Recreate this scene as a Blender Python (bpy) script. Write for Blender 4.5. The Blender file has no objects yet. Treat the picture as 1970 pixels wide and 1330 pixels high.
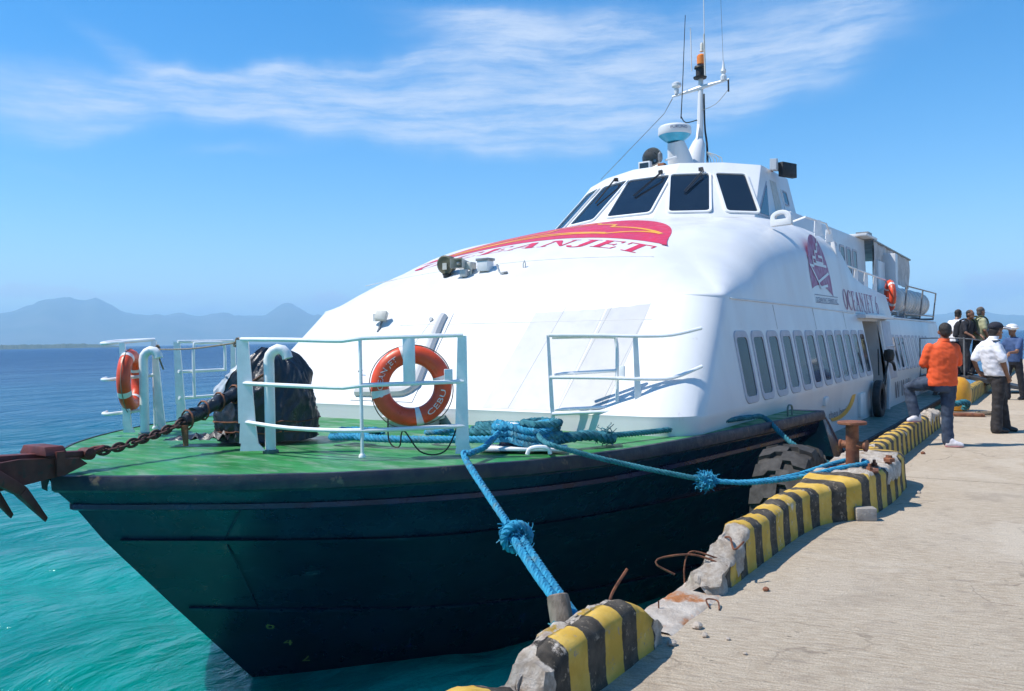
import bpy, bmesh, math, random
import numpy as np
from mathutils import Vector as V, Matrix
from mathutils import noise as mnoise

sc = bpy.context.scene
col = sc.collection
RAD = math.radians
random.seed(7)

# ------------------------------------------------------------------ camera
A, RHO, FPX = RAD(34), RAD(1.04), 1590.0
PT = -math.atan(13 / FPX)
F0 = V((-math.sin(A), math.cos(A), 0)); RH = V((math.cos(A), math.sin(A), 0)); ZU = V((0, 0, 1))
fw = F0 * math.cos(PT) + ZU * math.sin(PT)
up = ZU * math.cos(PT) - F0 * math.sin(PT)
cx = RH * math.cos(RHO) - up * math.sin(RHO)
cy = RH * math.sin(RHO) + up * math.cos(RHO)
cam_d = bpy.data.cameras.new('camera')
cam = bpy.data.objects.new('camera', cam_d); col.objects.link(cam)
cam.matrix_world = Matrix(((cx.x, cy.x, -fw.x, 0), (cx.y, cy.y, -fw.y, 0), (cx.z, cy.z, -fw.z, 1.6), (0, 0, 0, 1)))
cam_d.sensor_width = 36; cam_d.lens = 36 * FPX / 1970
cam_d.clip_start = 0.05; cam_d.clip_end = 60000
sc.camera = cam

# ------------------------------------------------------------------ sun + sky
SUN_EL = RAD(57); SUN_DIR = V((-0.80, -0.60, 0)).normalized()      # horizontal direction TO the sun
tosun = V((SUN_DIR.x * math.cos(SUN_EL), SUN_DIR.y * math.cos(SUN_EL), math.sin(SUN_EL)))
sd = bpy.data.lights.new('sun', 'SUN'); sd.energy = 4.6; sd.angle = RAD(0.53); sd.color = (1.0, 0.955, 0.895)
sun = bpy.data.objects.new('sun', sd); col.objects.link(sun)
sun.rotation_euler = tosun.to_track_quat('Z', 'Y').to_euler(); sun.location = (0, 0, 40)
sc.view_settings.view_transform = 'Standard'; sc.view_settings.look = 'None'
sc.view_settings.exposure = 0.47; sc.view_settings.gamma = 1.0; sc.view_settings.use_curve_mapping = False
try:
    sc.cycles.use_denoising = True
    sc.cycles.max_bounces = 6; sc.cycles.volume_bounces = 1; sc.cycles.transparent_max_bounces = 8
    sc.cycles.sample_clamp_indirect = 4.0; sc.cycles.caustics_reflective = False; sc.cycles.caustics_refractive = False
except Exception:
    pass

def nd(nt, t, ins=None, **props):
    n = nt.nodes.new(t)
    for k, v in props.items(): setattr(n, k, v)
    for k, v in (ins or {}).items():
        s = n.inputs[k]
        if isinstance(v, bpy.types.NodeSocket): nt.links.new(v, s)
        else: s.default_value = v
    return n
def mth(nt, op, a, b=None, c=None, clamp=False):
    ins = {0: a}
    if b is not None: ins[1] = b
    if c is not None: ins[2] = c
    return nd(nt, 'ShaderNodeMath', ins, operation=op, use_clamp=clamp).outputs[0]
def mixc(nt, fac, a, b, mode='MIX'):
    n = nd(nt, 'ShaderNodeMix', {0: fac, 6: a, 7: b}, data_type='RGBA', blend_type=mode)
    return n.outputs[2]
def remap(nt, v, a, b, c=0.0, d=1.0, smooth=True):
    n = nd(nt, 'ShaderNodeMapRange', {0: v, 1: a, 2: b, 3: c, 4: d})
    n.interpolation_type = 'SMOOTHSTEP' if smooth else 'LINEAR'; n.clamp = True
    return n.outputs[0]
def vdot(nt, v, w):
    return nd(nt, 'ShaderNodeVectorMath', {0: v, 1: tuple(w)}, operation='DOT_PRODUCT').outputs['Value']
def noise(nt, vec, scale, detail=5, rough=.55, dist=0.0):
    return nd(nt, 'ShaderNodeTexNoise', {'Vector': vec, 'Scale': scale, 'Detail': detail, 'Roughness': rough, 'Distortion': dist}).outputs['Fac']
def xyz(nt, x, y, z=0.0):
    return nd(nt, 'ShaderNodeCombineXYZ', {0: x, 1: y, 2: z}).outputs[0]

w = bpy.data.worlds.new('World'); sc.world = w; w.use_nodes = True
nt = w.node_tree; nt.nodes.clear()
sky = nd(nt, 'ShaderNodeTexSky', sky_type='NISHITA', sun_disc=False, sun_elevation=SUN_EL,
         sun_rotation=math.atan2(SUN_DIR.x, SUN_DIR.y), altitude=0.0, air_density=1.0, dust_density=0.15, ozone_density=3.0)
gen = nd(nt, 'ShaderNodeTexCoord').outputs['Generated']
gx = vdot(nt, gen, RH); gy = vdot(nt, gen, F0); gz = vdot(nt, gen, ZU)
az = mth(nt, 'ARCTAN2', gx, gy)                                    # 0 = over the bow of the ferry, seam behind
el = mth(nt, 'ARCSINE', gz)
azel = xyz(nt, az, el)
warp = nd(nt, 'ShaderNodeTexNoise', {'Vector': azel, 'Scale': 7.0, 'Detail': 7.0}, noise_dimensions='3D').outputs['Color']
wv = nd(nt, 'ShaderNodeVectorMath', {0: warp, 1: (.5, .5, .5)}, operation='SUBTRACT').outputs[0]
wv = nd(nt, 'ShaderNodeVectorMath', {0: wv, 'Scale': 0.085}, operation='SCALE').outputs[0]
q = nd(nt, 'ShaderNodeVectorMath', {0: azel, 1: wv}, operation='ADD').outputs[0]
qs = nd(nt, 'ShaderNodeVectorMath', {0: azel, 1: nd(nt, 'ShaderNodeVectorMath', {0: wv, 'Scale': .30}, operation='SCALE').outputs[0]}, operation='ADD').outputs[0]
st = nd(nt, 'ShaderNodeMapping', {'Vector': qs, 'Rotation': (0, 0, RAD(-9)), 'Scale': (3.4, 24, 1)}).outputs[0]
n_str = noise(nt, st, 1.7, 11, .68)
st2 = nd(nt, 'ShaderNodeMapping', {'Vector': qs, 'Rotation': (0, 0, RAD(20)), 'Scale': (5, 34, 1)}).outputs[0]
n_str2 = noise(nt, st2, 1.9, 10, .68)
blobs = []      # clouds: azimuth, elevation (rad), half sizes, tilt, amount
for (x, y, su, sv, tilt, amp) in [
        (150, 190, 340, 50, 4, .85), (520, 200, 270, 46, -5, .85), (820, 228, 270, 46, -6, 1.0), (1090, 240, 190, 34, -2, .75),
        (1050, 125, 300, 85, 8, .9), (1440, 120, 270, 75, 10, .85), (700, 130, 340, 20, 6, .65), (1250, 190, 320, 48, 7, .7), (1600, 90, 130, 60, 20, .55), (950, 60, 200, 34, -12, .6),
        (320, 115, 170, 20, -22, .45), (1150, 40, 260, 28, 0, .45), (470, 306, 100, 12, 5, .4), (130, 250, 120, 14, 10, .38),
        (60, 310, 170, 14, -3, .22), (1780, 436, 130, 12, 14, .2), (230, 568, 420, 15, 0, .45), (480, 585, 160, 10, 0, .3)]:
    u0 = math.atan((x - 985) / FPX); v0 = math.atan((652 - y + (x - 985) * -.018) / FPX * math.cos(u0))
    blobs.append((u0, v0, su / FPX, sv / FPX, RAD(tilt), amp))
tot = None
for (u0, v0, su, sv, tl, amp) in blobs:
    c_, s_ = math.cos(tl), math.sin(tl)
    a_ = mth(nt, 'SUBTRACT', vdot(nt, q, (c_ / su, s_ / su, 0)), (u0 * c_ + v0 * s_) / su)
    b_ = mth(nt, 'SUBTRACT', vdot(nt, q, (-s_ / sv, c_ / sv, 0)), (-u0 * s_ + v0 * c_) / sv)
    r2 = mth(nt, 'ADD', mth(nt, 'MULTIPLY', a_, a_), mth(nt, 'MULTIPLY', b_, b_))
    g = mth(nt, 'MULTIPLY', mth(nt, 'EXPONENT', mth(nt, 'MULTIPLY', r2, -1.0)), amp)
    tot = g if tot is None else mth(nt, 'ADD', tot, g)
# the same kind of cirrus drifts over the rest of the sky
rest = mth(nt, 'MULTIPLY', remap(nt, mth(nt, 'ABSOLUTE', az), .62, .95), remap(nt, noise(nt, azel, 2.2, 3), .5, .75, 0, .75))
over = mth(nt, 'MULTIPLY', remap(nt, el, .5, .8), remap(nt, noise(nt, azel, 2.6, 3), .5, .75, 0, .6))
tot = mth(nt, 'ADD', tot, mth(nt, 'MAXIMUM', rest, over))
stm = mth(nt, 'ADD', mth(nt, 'MULTIPLY', n_str, .7), mth(nt, 'MULTIPLY', n_str2, .3))
cir = mth(nt, 'MULTIPLY', remap(nt, tot, .05, 1.15), remap(nt, stm, .32, .68, .16, 1.0))
# two small cumulus heads low on the horizon
cum = None
qc = nd(nt, 'ShaderNodeVectorMath', {0: wv, 'Scale': 0.5}, operation='SCALE').outputs[0]
qc = nd(nt, 'ShaderNodeVectorMath', {0: azel, 1: qc}, operation='ADD').outputs[0]
ncum = noise(nt, azel, 60, 5, .6)
for (x, y, su, sv, amp) in [(640, 580, 66, 22, 1.2), (560, 590, 80, 11, .9), (1925, 548, 66, 32, 1.2), (1875, 583, 44, 16, .8), (412, 588, 40, 16, .9), (120, 568, 170, 14, .8), (300, 560, 120, 9, .7)]:
    u0 = math.atan((x - 985) / FPX); v0 = math.atan((652 - y + (x - 985) * -.018) / FPX * math.cos(u0))
    a_ = mth(nt, 'MULTIPLY', mth(nt, 'SUBTRACT', vdot(nt, qc, (1, 0, 0)), u0), FPX / su)
    b_ = mth(nt, 'MULTIPLY', mth(nt, 'SUBTRACT', vdot(nt, qc, (0, 1, 0)), v0), FPX / sv)
    r2 = mth(nt, 'ADD', mth(nt, 'MULTIPLY', a_, a_), mth(nt, 'MULTIPLY', b_, b_))
    e_ = mth(nt, 'ADD', mth(nt, 'SUBTRACT', 1.0, r2), mth(nt, 'MULTIPLY', mth(nt, 'SUBTRACT', ncum, .5), 2.4))
    g = mth(nt, 'MULTIPLY', remap(nt, e_, -.1, .9), amp)
    cum = g if cum is None else mth(nt, 'MAXIMUM', cum, g)
cfac = mth(nt, 'MULTIPLY', mth(nt, 'MAXIMUM', cir, cum), .82, clamp=True)
SKY_S = 0.132
hs = nd(nt, 'ShaderNodeHueSaturation', {'Saturation': 1.45, 'Value': 1.0, 'Color': sky.outputs[0]}).outputs[0]
fin = mixc(nt, cfac, hs, (0.60 / SKY_S, 0.66 / SKY_S, 0.76 / SKY_S, 1))
bg = nd(nt, 'ShaderNodeBackground', {'Color': fin, 'Strength': SKY_S})
nt.links.new(bg.outputs[0], nd(nt, 'ShaderNodeOutputWorld').inputs[0])

# ------------------------------------------------------------------ mesh + object helpers
WL = {}
CAM_SCALE, CAM_DZ = 1.0, 0.0          # groups scaled about the camera: factor, and its height shift
def cam_scaled(p): return V((p[0] * CAM_SCALE, p[1] * CAM_SCALE, p[2] * CAM_SCALE + CAM_DZ))
class MB:
    def __init__(s): s.v, s.f, s.m, s.cur = [], [], [], 0
    def add(s, vs, fs):
        o = len(s.v); s.v += [V(p) for p in vs]; s.f += [tuple(i + o for i in f) for f in fs]; s.m += [s.cur] * len(fs); return s
    def box(s, c, d, M=None):
        h = V(d) / 2; M = M or Matrix.Identity(3)
        vs = [V(c) + M @ V((h.x * a, h.y * b, h.z * e)) for a in (-1, 1) for b in (-1, 1) for e in (-1, 1)]
        return s.add(vs, [(0, 1, 3, 2), (4, 6, 7, 5), (0, 4, 5, 1), (2, 3, 7, 6), (0, 2, 6, 4), (1, 5, 7, 3)])
    def hexa(s, p):   # 8 points: bottom loop 0-3, top loop 4-7
        return s.add(p, [(3, 2, 1, 0), (4, 5, 6, 7), (0, 1, 5, 4), (1, 2, 6, 5), (2, 3, 7, 6), (3, 0, 4, 7)])
    def tube(s, pts, r, n=8, closed=False, cap=True, ell=None):
        pts = [V(p) for p in pts]; k = len(pts); rr = r if isinstance(r, (list, tuple)) else [r] * k
        T = []
        for i in range(k):
            a, b = (pts[i - 1], pts[(i + 1) % k]) if closed else (pts[max(i - 1, 0)], pts[min(i + 1, k - 1)])
            t = b - a; T.append(t.normalized() if t.length > 1e-9 else V((0, 0, 1)))
        ref = V((0, 0, 1)) if abs(T[0].z) < .9 else V((1, 0, 0))
        nrm = (ref - T[0] * ref.dot(T[0])).normalized(); vs = []
        for i in range(k):
            nrm = nrm - T[i] * nrm.dot(T[i]); nrm = nrm.normalized() if nrm.length > 1e-9 else T[i].orthogonal().normalized()
            b = T[i].cross(nrm)
            for j in range(n):
                a = 2 * math.pi * j / n; vs.append(pts[i] + (nrm * math.cos(a) + b * math.sin(a)) * rr[i])
        fs = [(i * n + j, i * n + (j + 1) % n, ((i + 1) % k) * n + (j + 1) % n, ((i + 1) % k) * n + j) for i in range(k if closed else k - 1) for j in range(n)]
        if cap and not closed: fs += [tuple(range(n - 1, -1, -1)), tuple((k - 1) * n + j for j in range(n))]
        return s.add(vs, fs)
    def lathe(s, prof, o, ax=(0, 0, 1), n=24):
        ax = V(ax).normalized(); a = ax.orthogonal().normalized(); b = ax.cross(a); vs = []
        for (r, h) in prof:
            for j in range(n):
                t = 2 * math.pi * j / n; vs.append(V(o) + ax * h + (a * math.cos(t) + b * math.sin(t)) * r)
        k = len(prof); fs = [(i * n + j, i * n + (j + 1) % n, (i + 1) * n + (j + 1) % n, (i + 1) * n + j) for i in range(k - 1) for j in range(n)]
        fs += [tuple(range(n - 1, -1, -1)), tuple((k - 1) * n + j for j in range(n))]
        return s.add(vs, fs)
    def prism(s, loop, d):   # 3D loop extruded by vector d
        loop = [V(p) for p in loop]; n = len(loop); d = V(d)
        return s.add(loop + [p + d for p in loop], [tuple(range(n - 1, -1, -1)), tuple(range(n, 2 * n))] + [(i, (i + 1) % n, n + (i + 1) % n, n + i) for i in range(n)])
    def grid(s, fn, nu, nv, wrap=False):
        vs = [fn(i, j) for i in range(nu) for j in range(nv)]
        fs = [(i * nv + j, i * nv + (j + 1) % nv, (i + 1) * nv + (j + 1) % nv, (i + 1) * nv + j) for i in range(nu - 1) for j in range(nv if wrap else nv - 1)]
        return s.add(vs, fs)
    def build(s, name, mats, parent=None, loc=None, smooth=True, ang=35, bev=0, fix=True, attrs=None):
        if CAM_SCALE != 1.0: s.v = [cam_scaled(p) for p in s.v]
        if parent is not None: o0 = WL[parent]
        elif loc is not None: o0 = cam_scaled(loc)
        else:
            n = len(s.v); o0 = V((sum(p.x for p in s.v) / n, sum(p.y for p in s.v) / n, min(p.z for p in s.v)))
        me = bpy.data.meshes.new(name); me.from_pydata([tuple(p - o0) for p in s.v], [], s.f)
        mats = mats if isinstance(mats, (list, tuple)) else [mats]
        for m in mats: me.materials.append(m)
        if len(mats) > 1: me.polygons.foreach_set('material_index', s.m)
        for k, vals in (attrs or {}).items():
            at_ = me.attributes.new(k, 'FLOAT', 'POINT'); at_.data.foreach_set('value', vals)
        if fix or bev:
            bm = bmesh.new(); bm.from_mesh(me)
            if fix: bmesh.ops.recalc_face_normals(bm, faces=bm.faces)
            if bev:
                es = [e for e in bm.edges if len(e.link_faces) == 2 and e.calc_face_angle(0) > .6]
                bmesh.ops.bevel(bm, geom=es, offset=bev, segments=2, affect='EDGES', profile=.5, clamp_overlap=True)
            bm.to_mesh(me); bm.free()
        if smooth:
            me.polygons.foreach_set('use_smooth', [True] * len(me.polygons)); me.set_sharp_from_angle(angle=RAD(ang))
        o = bpy.data.objects.new(name, me); col.objects.link(o)
        if parent is not None: o.parent = parent
        else: o.location = o0
        WL[o] = o0
        return o
def thing(name, label, cat, loc, group=None):
    loc = cam_scaled(loc)
    o = bpy.data.objects.new(name, None); col.objects.link(o); o.location = loc; o.empty_display_size = .2
    WL[o] = V(loc); return tag(o, label, cat, group)
def tag(o, label, cat, group=None):
    o['label'] = label; o['category'] = cat
    if group: o['group'] = group
    return o
def kind(o, k): o['kind'] = k; return o
def shift(o, d, parent):       # copy of a part (and its sub-parts) displaced by d, mesh data shared
    c = o.copy(); col.objects.link(c); c.parent = parent; c.location = V(o.location) + V(d) * CAM_SCALE; WL[c] = WL[o]
    for ch in [x for x in col.objects if x.parent == o]:
        g = ch.copy(); col.objects.link(g); g.parent = c
    return c
def pch(xs, ys):
    xs = [float(x) for x in xs]; n = len(xs); d = [(ys[i + 1] - ys[i]) / (xs[i + 1] - xs[i]) for i in range(n - 1)]
    m = [d[0]] + [0 if d[i - 1] * d[i] <= 0 else 2 * d[i - 1] * d[i] / (d[i - 1] + d[i]) for i in range(1, n - 1)] + [d[-1]]
    def f(x):
        if x <= xs[0]: return ys[0]
        if x >= xs[-1]: return ys[-1]
        i = max(k for k in range(n - 1) if xs[k] <= x); h = xs[i + 1] - xs[i]; t = (x - xs[i]) / h
        return ((1 + 2 * t) * (1 - t) ** 2 * ys[i] + t * (1 - t) ** 2 * h * m[i] + t * t * (3 - 2 * t) * ys[i + 1] + t * t * (t - 1) * h * m[i + 1])
    return f
def spline(pts, n):
    pts = [V(p) for p in pts]; L = [0]
    for a, b in zip(pts, pts[1:]): L.append(L[-1] + max((b - a).length, 1e-6))
    out = []
    for k in range(n):
        s_ = L[-1] * k / (n - 1); i = 0
        while i < len(pts) - 2 and L[i + 1] < s_: i += 1
        t = (s_ - L[i]) / (L[i + 1] - L[i]); p0 = pts[max(i - 1, 0)]; p1 = pts[i]; p2 = pts[i + 1]; p3 = pts[min(i + 2, len(pts) - 1)]
        out.append(.5 * ((2 * p1) + (p2 - p0) * t + (2 * p0 - 5 * p1 + 4 * p2 - p3) * t * t + (3 * p1 - p0 - 3 * p2 + p3) * t ** 3))
    return out
def plen(pts): return sum((V(b) - V(a)).length for a, b in zip(pts, pts[1:]))

# ------------------------------------------------------------------ materials
def mk(name, c, rough=.5, metal=0.0, c2=None, var=.1, ns=4.0, lo=.38, hi=.62, bump=0.0, bs=60.0, st=(1, 1, 1), rv=.12, spec=.5, c3=None, n3=9.0, t3=.68, w3=.04, coat=0.0):
    m = bpy.data.materials.new(name); m.use_nodes = True; t = m.node_tree; p = t.nodes['Principled BSDF']
    oc = nd(t, 'ShaderNodeTexCoord').outputs['Object']
    mp = nd(t, 'ShaderNodeMapping', {'Vector': oc, 'Scale': st}).outputs[0]
    n1 = noise(t, mp, ns, 6, .6)
    a = tuple(x * (1 - var) for x in c) + (1,); b = (tuple(c2) if c2 else tuple(min(1, x * (1 + var)) for x in c)) + (1,)
    cc = mixc(t, remap(t, n1, lo, hi), a, b)
    if c3: cc = mixc(t, remap(t, noise(t, mp, n3, 7, .65), t3 - w3, t3 + w3), cc, tuple(c3) + (1,))
    t.links.new(cc, p.inputs['Base Color'])
    n2 = noise(t, mp, ns * 2.3, 4)
    t.links.new(remap(t, n2, .3, .7, max(.02, rough - rv), min(1, rough + rv)), p.inputs['Roughness'])
    p.inputs['Metallic'].default_value = metal; p.inputs['Specular IOR Level'].default_value = spec
    p.inputs['Coat Weight'].default_value = coat
    if bump:
        bn = nd(t, 'ShaderNodeBump', {'Height': noise(t, mp, bs, 6, .65), 'Strength': min(1, bump), 'Distance': .02 * max(1, bump)})
        t.links.new(bn.outputs[0], p.inputs['Normal'])
    return m
M = {}
M['white'] = mk('white_paint', (.66, .66, .65), .38, var=.035, ns=1.3, st=(1, 1, .3), c3=(.42, .39, .34), n3=4.5, t3=.735, w3=.08, bump=.07, bs=2.2, rv=.06)
M['white_dirty'] = mk('weathered_white_paint', (.72, .71, .68), .5, var=.06, ns=2.5, st=(1, 1, .25), c3=(.50, .44, .36), n3=6, t3=.74, w3=.07, bump=.06, bs=12)
M['rail'] = mk('rail_white_paint', (.80, .80, .79), .4, var=.04, ns=9, c3=(.40, .22, .12), n3=14, t3=.78, w3=.03, bump=.08, bs=40)
M['panel'] = mk('off_white_panel', (.50, .49, .47), .45, var=.05, ns=2)
M['patch'] = mk('greyish_white', (.475, .475, .465), .45, var=.03, ns=2)
M['patch2'] = mk('light_grey_white', (.43, .43, .42), .45, var=.03, ns=2)
M['deck'] = mk('green_deck_paint', (.020, .18, .040), .45, spec=.25, c2=(.038, .24, .070), ns=1.6, c3=(.22, .30, .22), n3=3, t3=.62, w3=.16, bump=.10, bs=30, st=(.8, 2.2, 1), rv=.16)
M['deck2'] = mk('worn_green_deck', (.08, .16, .12), .5, c2=(.13, .19, .16), ns=3, c3=(.2, .2, .18), n3=8, t3=.62, bump=.1, bs=30)
M['navy'] = mk('navy_hull_paint', (.006, .011, .042), .34, c2=(.010, .018, .06), ns=3, c3=(.05, .04, .035), n3=7, t3=.72, w3=.04, bump=.1, bs=6)
M['hgreen'] = mk('dark_green_hull_paint', (.008, .015, .040), .30, c2=(.011, .024, .052), ns=2.2, c3=(.10, .13, .09), n3=3.5, t3=.74, w3=.02, bump=.14, bs=3.4, rv=.12, spec=.35)
M['hull'] = mk('dark_hull_paint', (.006, .010, .028), .32, c2=(.008, .017, .036), ns=.9, st=(1, 1, 2.2), c3=(.032, .042, .065), n3=2.6, t3=.67, w3=.06, bump=.14, bs=3.2, rv=.12)
M['boot'] = mk('navy_bottom_paint', (.005, .010, .026), .34, c2=(.006, .013, .034), ns=2, c3=(.02, .035, .15), n3=1.7, t3=.66, w3=.03, bump=.12, bs=4)
M['rubworn'] = mk('worn_rubbing_strake', (.012, .014, .035), .5, c2=(.03, .03, .04), ns=5, c3=(.16, .10, .07), n3=6, t3=.64, w3=.05, bump=.3, bs=18)
M['seam'] = mk('seam_line', (.05, .06, .07), .6)
M['grey_frame'] = mk('grey_window_frame', (.44, .43, .46), .5, var=.05)
M['glass'] = mk('dark_tinted_glass', (.012, .016, .022), .05, var=.1, rv=.02, spec=.9)
M['glass_cab'] = mk('cabin_window_glass', (.006, .010, .018), .06, var=.2, ns=2, rv=.03, spec=.16, coat=.0)
M['red'] = mk('magenta_red_paint', (.60, .028, .075), .4, var=.06)
M['plum'] = mk('plum_paint', (.30, .05, .14), .4, var=.06)
M['gold'] = mk('gold_paint', (.80, .38, .02), .4, var=.05)
M['ink'] = mk('dark_blue_lettering', (.06, .07, .16), .5)
M['greytext'] = mk('grey_lettering', (.14, .14, .17), .5, c2=(.3, .3, .33), ns=12)
M['orange'] = mk('orange_buoy_vinyl', (.72, .075, .022), .38, var=.08, ns=8, bump=.06, bs=30)
M['tape'] = mk('white_reflective_tape', (.70, .68, .66), .45, var=.08, ns=12)
M['black'] = mk('black_rubber', (.012, .012, .013), .6, c2=(.022, .022, .022), ns=12)
M['rope'] = mk('blue_rope', (.018, .22, .38), .85, c2=(.03, .32, .50), c3=(.10, .22, .26), n3=7, t3=.6, w3=.1, ns=16, lo=.3, hi=.7, bump=.4, bs=160)
M['rope_teal'] = mk('faded_teal_rope', (.018, .14, .18), .85, c2=(.04, .21, .25), ns=10, bump=.4, bs=160)
M['rope_tan'] = mk('tan_rope', (.30, .24, .17), .9, c2=(.2, .15, .1), ns=12)
M['rust'] = mk('rusty_steel', (.16, .052, .025), .8, c2=(.26, .10, .045), ns=9, c3=(.06, .025, .018), n3=12, t3=.6, w3=.08, bump=.35, bs=45)
M['rebar'] = mk('rusty_rebar', (.10, .035, .018), .85, c2=(.2, .07, .03), ns=20, bump=.4, bs=90)
M['anchor'] = mk('oxide_red_paint', (.085, .013, .010), .6, c2=(.13, .022, .016), ns=6, c3=(.05, .018, .014), n3=10, t3=.62, bump=.2, bs=25)
M['chain'] = mk('rusty_chain', (.055, .022, .018), .7, c2=(.11, .04, .03), ns=15, bump=.3, bs=60)
M['tarp'] = mk('black_plastic_tarpaulin', (.008, .011, .017), .38, c2=(.014, .019, .028), ns=4, bump=.9, bs=7, rv=.12, spec=.6)
M['tarp_grey'] = mk('grey_plastic_sheet', (.36, .39, .42), .35, c2=(.5, .53, .56), ns=6, bump=.5, bs=9)
M['wood'] = mk('weathered_wood', (.16, .12, .09), .85, c2=(.24, .19, .15), ns=3, st=(8, 8, 1), bump=.5, bs=20)
M['tyre'] = mk('worn_tyre_rubber', (.028, .025, .022), .8, c2=(.05, .045, .04), ns=5, c3=(.13, .12, .11), n3=12, t3=.68, bump=.25, bs=40)
M['tyre_dark'] = mk('dark_tyre_rubber', (.014, .014, .015), .7, c2=(.025, .025, .026), ns=8, bump=.2, bs=40)
M['steel'] = mk('grey_steel', (.22, .22, .22), .5, metal=.4, c2=(.3, .29, .28), ns=7)
M['lamp'] = mk('bronze_lamp_body', (.12, .10, .06), .5, c2=(.18, .15, .09), ns=10)
M['cream'] = mk('aged_cream_plastic', (.52, .50, .44), .55, var=.08, ns=9)
M['horn'] = mk('grey_horn_metal', (.28, .28, .27), .35, metal=.6)
M['cyan'] = mk('cyan_plastic', (.05, .38, .55), .4)
M['amber'] = mk('amber_lens', (.85, .22, .01), .25, coat=.5)
M['canvas'] = mk('stained_canvas', (.46, .46, .44), .85, c2=(.54, .54, .53), ns=4, c3=(.3, .25, .19), n3=6, t3=.66, w3=.08, bump=.2, bs=20)
M['raft'] = mk('life_raft_fibreglass', (.58, .56, .51), .5, c2=(.64, .62, .58), ns=3, c3=(.38, .31, .24), n3=6, t3=.68, w3=.06)
M['yellow_buoy'] = mk('yellow_buoy_paint', (.72, .34, .02), .45, c2=(.60, .26, .02), ns=7, c3=(.2, .1, .04), n3=8, t3=.7)
M['mortar'] = mk('grey_block', (.30, .27, .24), .9, c2=(.36, .33, .29), ns=14, bump=.4, bs=60)
M['floor_in'] = mk('cabin_lining', (.36, .36, .36), .6)

# ================================================================== SETTING
WZ = -1.75
# ---- sea
def sea_mat():
    m = bpy.data.materials.new('sea_water'); m.use_nodes = True; t = m.node_tree; p = t.nodes['Principled BSDF']
    oc = nd(t, 'ShaderNodeTexCoord').outputs['Object']
    sep = nd(t, 'ShaderNodeSeparateXYZ', {0: oc})
    rr = mth(t, 'SQRT', mth(t, 'ADD', mth(t, 'MULTIPLY', sep.outputs[0], sep.outputs[0]), mth(t, 'MULTIPLY', sep.outputs[1], sep.outputs[1])))
    pn = noise(t, oc, .035, 4)
    rj = mth(t, 'MULTIPLY', rr, mth(t, 'ADD', .6, mth(t, 'MULTIPLY', pn, .8)))
    lg = mth(t, 'LOGARITHM', rj, 10.0)
    shallow_and_scatter = mixc(t, remap(t, noise(t, oc, .25, 4), .35, .65), (.000, .175, .160, 1), (.001, .225, .195, 1))
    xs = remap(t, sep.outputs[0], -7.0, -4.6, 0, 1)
    shallow_and_scatter = mixc(t, xs, shallow_and_scatter, (.006, .55, .42, 1))  # light scattered into the shaded water by the quay, put into the colour
    mid = (.000, .080, .160, 1); deep = (.000, .030, .110, 1)
    c = mixc(t, remap(t, lg, 1.15, 1.75), shallow_and_scatter, mid)
    c = mixc(t, remap(t, lg, 1.65, 2.2), c, deep)
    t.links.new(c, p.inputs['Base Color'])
    p.inputs['IOR'].default_value = 1.33
    p.subsurface_method = 'BURLEY'; p.inputs['Subsurface Weight'].default_value = .5; p.inputs['Subsurface Radius'].default_value = (.5, 1.0, .9); p.inputs['Subsurface Scale'].default_value = 1.2
    t.links.new(remap(t, lg, 1.0, 3.0, .07, .26), p.inputs['Roughness'])
    t.links.new(remap(t, lg, 1.2, 2.4, .40, .06), p.inputs['Specular IOR Level'])
    ang = math.degrees(math.atan2(F0.y, F0.x))
    mp = nd(t, 'ShaderNodeMapping', {'Vector': oc, 'Rotation': (0, 0, RAD(-ang)), 'Scale': (1.0, .45, 1)}).outputs[0]
    h = mth(t, 'ADD', mth(t, 'MULTIPLY', noise(t, mp, 1.5, 3, .5, .4), .55), mth(t, 'MULTIPLY', noise(t, mp, 5.0, 5, .6, .3), .30))
    h = mth(t, 'ADD', h, mth(t, 'ADD', mth(t, 'MULTIPLY', noise(t, mp, .22, 4, .6), 2.6), mth(t, 'MULTIPLY', noise(t, mp, .06, 4, .6), 5.0)))
    bn = nd(t, 'ShaderNodeBump', {'Height': h, 'Strength': 1.0, 'Distance': .34})
    t.links.new(bn.outputs[0], p.inputs['Normal'])
    return m
azs = [RAD(34) + RAD(a) for a in list(np.linspace(-42, 42, 300)) + list(np.linspace(44, 316, 70))]
nr = 330; rad_ = [1.2 * (15000 / 1.2) ** (i / (nr - 1)) for i in range(nr)]
wav = []
rw = random.Random(3)
for lam, amp in [(4.2, .030), (3.1, .026), (2.3, .022), (1.7, .018), (1.25, .013), (.95, .010), (2.7, .02), (1.45, .013), (6.5, .035)]:
    a_ = math.atan2(F0.y, F0.x) + rw.uniform(-.7, .7); wav.append((2 * math.pi / lam * math.cos(a_), 2 * math.pi / lam * math.sin(a_), amp, rw.uniform(0, 6.28), lam))
RR, AZ = np.meshgrid(np.array(rad_), np.array(azs), indexing='ij')
SX = -RR * np.sin(AZ); SY = RR * np.cos(AZ); SZ = np.zeros_like(SX); dr = RR * .0286
for kx, ky, amp, ph, lam in wav:
    att = np.clip((lam / (2.6 * dr)) - .6, 0, 1); ph2 = kx * SX + ky * SY + ph + .8 * np.sin(.31 * kx * SY - .27 * ky * SX)
    SZ += amp * att * (np.sin(ph2) + .25 * np.cos(2 * ph2))
sv = np.stack([SX, SY, SZ], -1).reshape(-1, 3); na = len(azs)
sea_f = [(i * na + j, i * na + (j + 1) % na, (i + 1) * na + (j + 1) % na, (i + 1) * na + j) for i in range(nr - 1) for j in range(na)]
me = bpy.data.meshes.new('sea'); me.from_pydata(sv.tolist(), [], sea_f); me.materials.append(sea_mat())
me.polygons.foreach_set('use_smooth', [True] * len(me.polygons))
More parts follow.
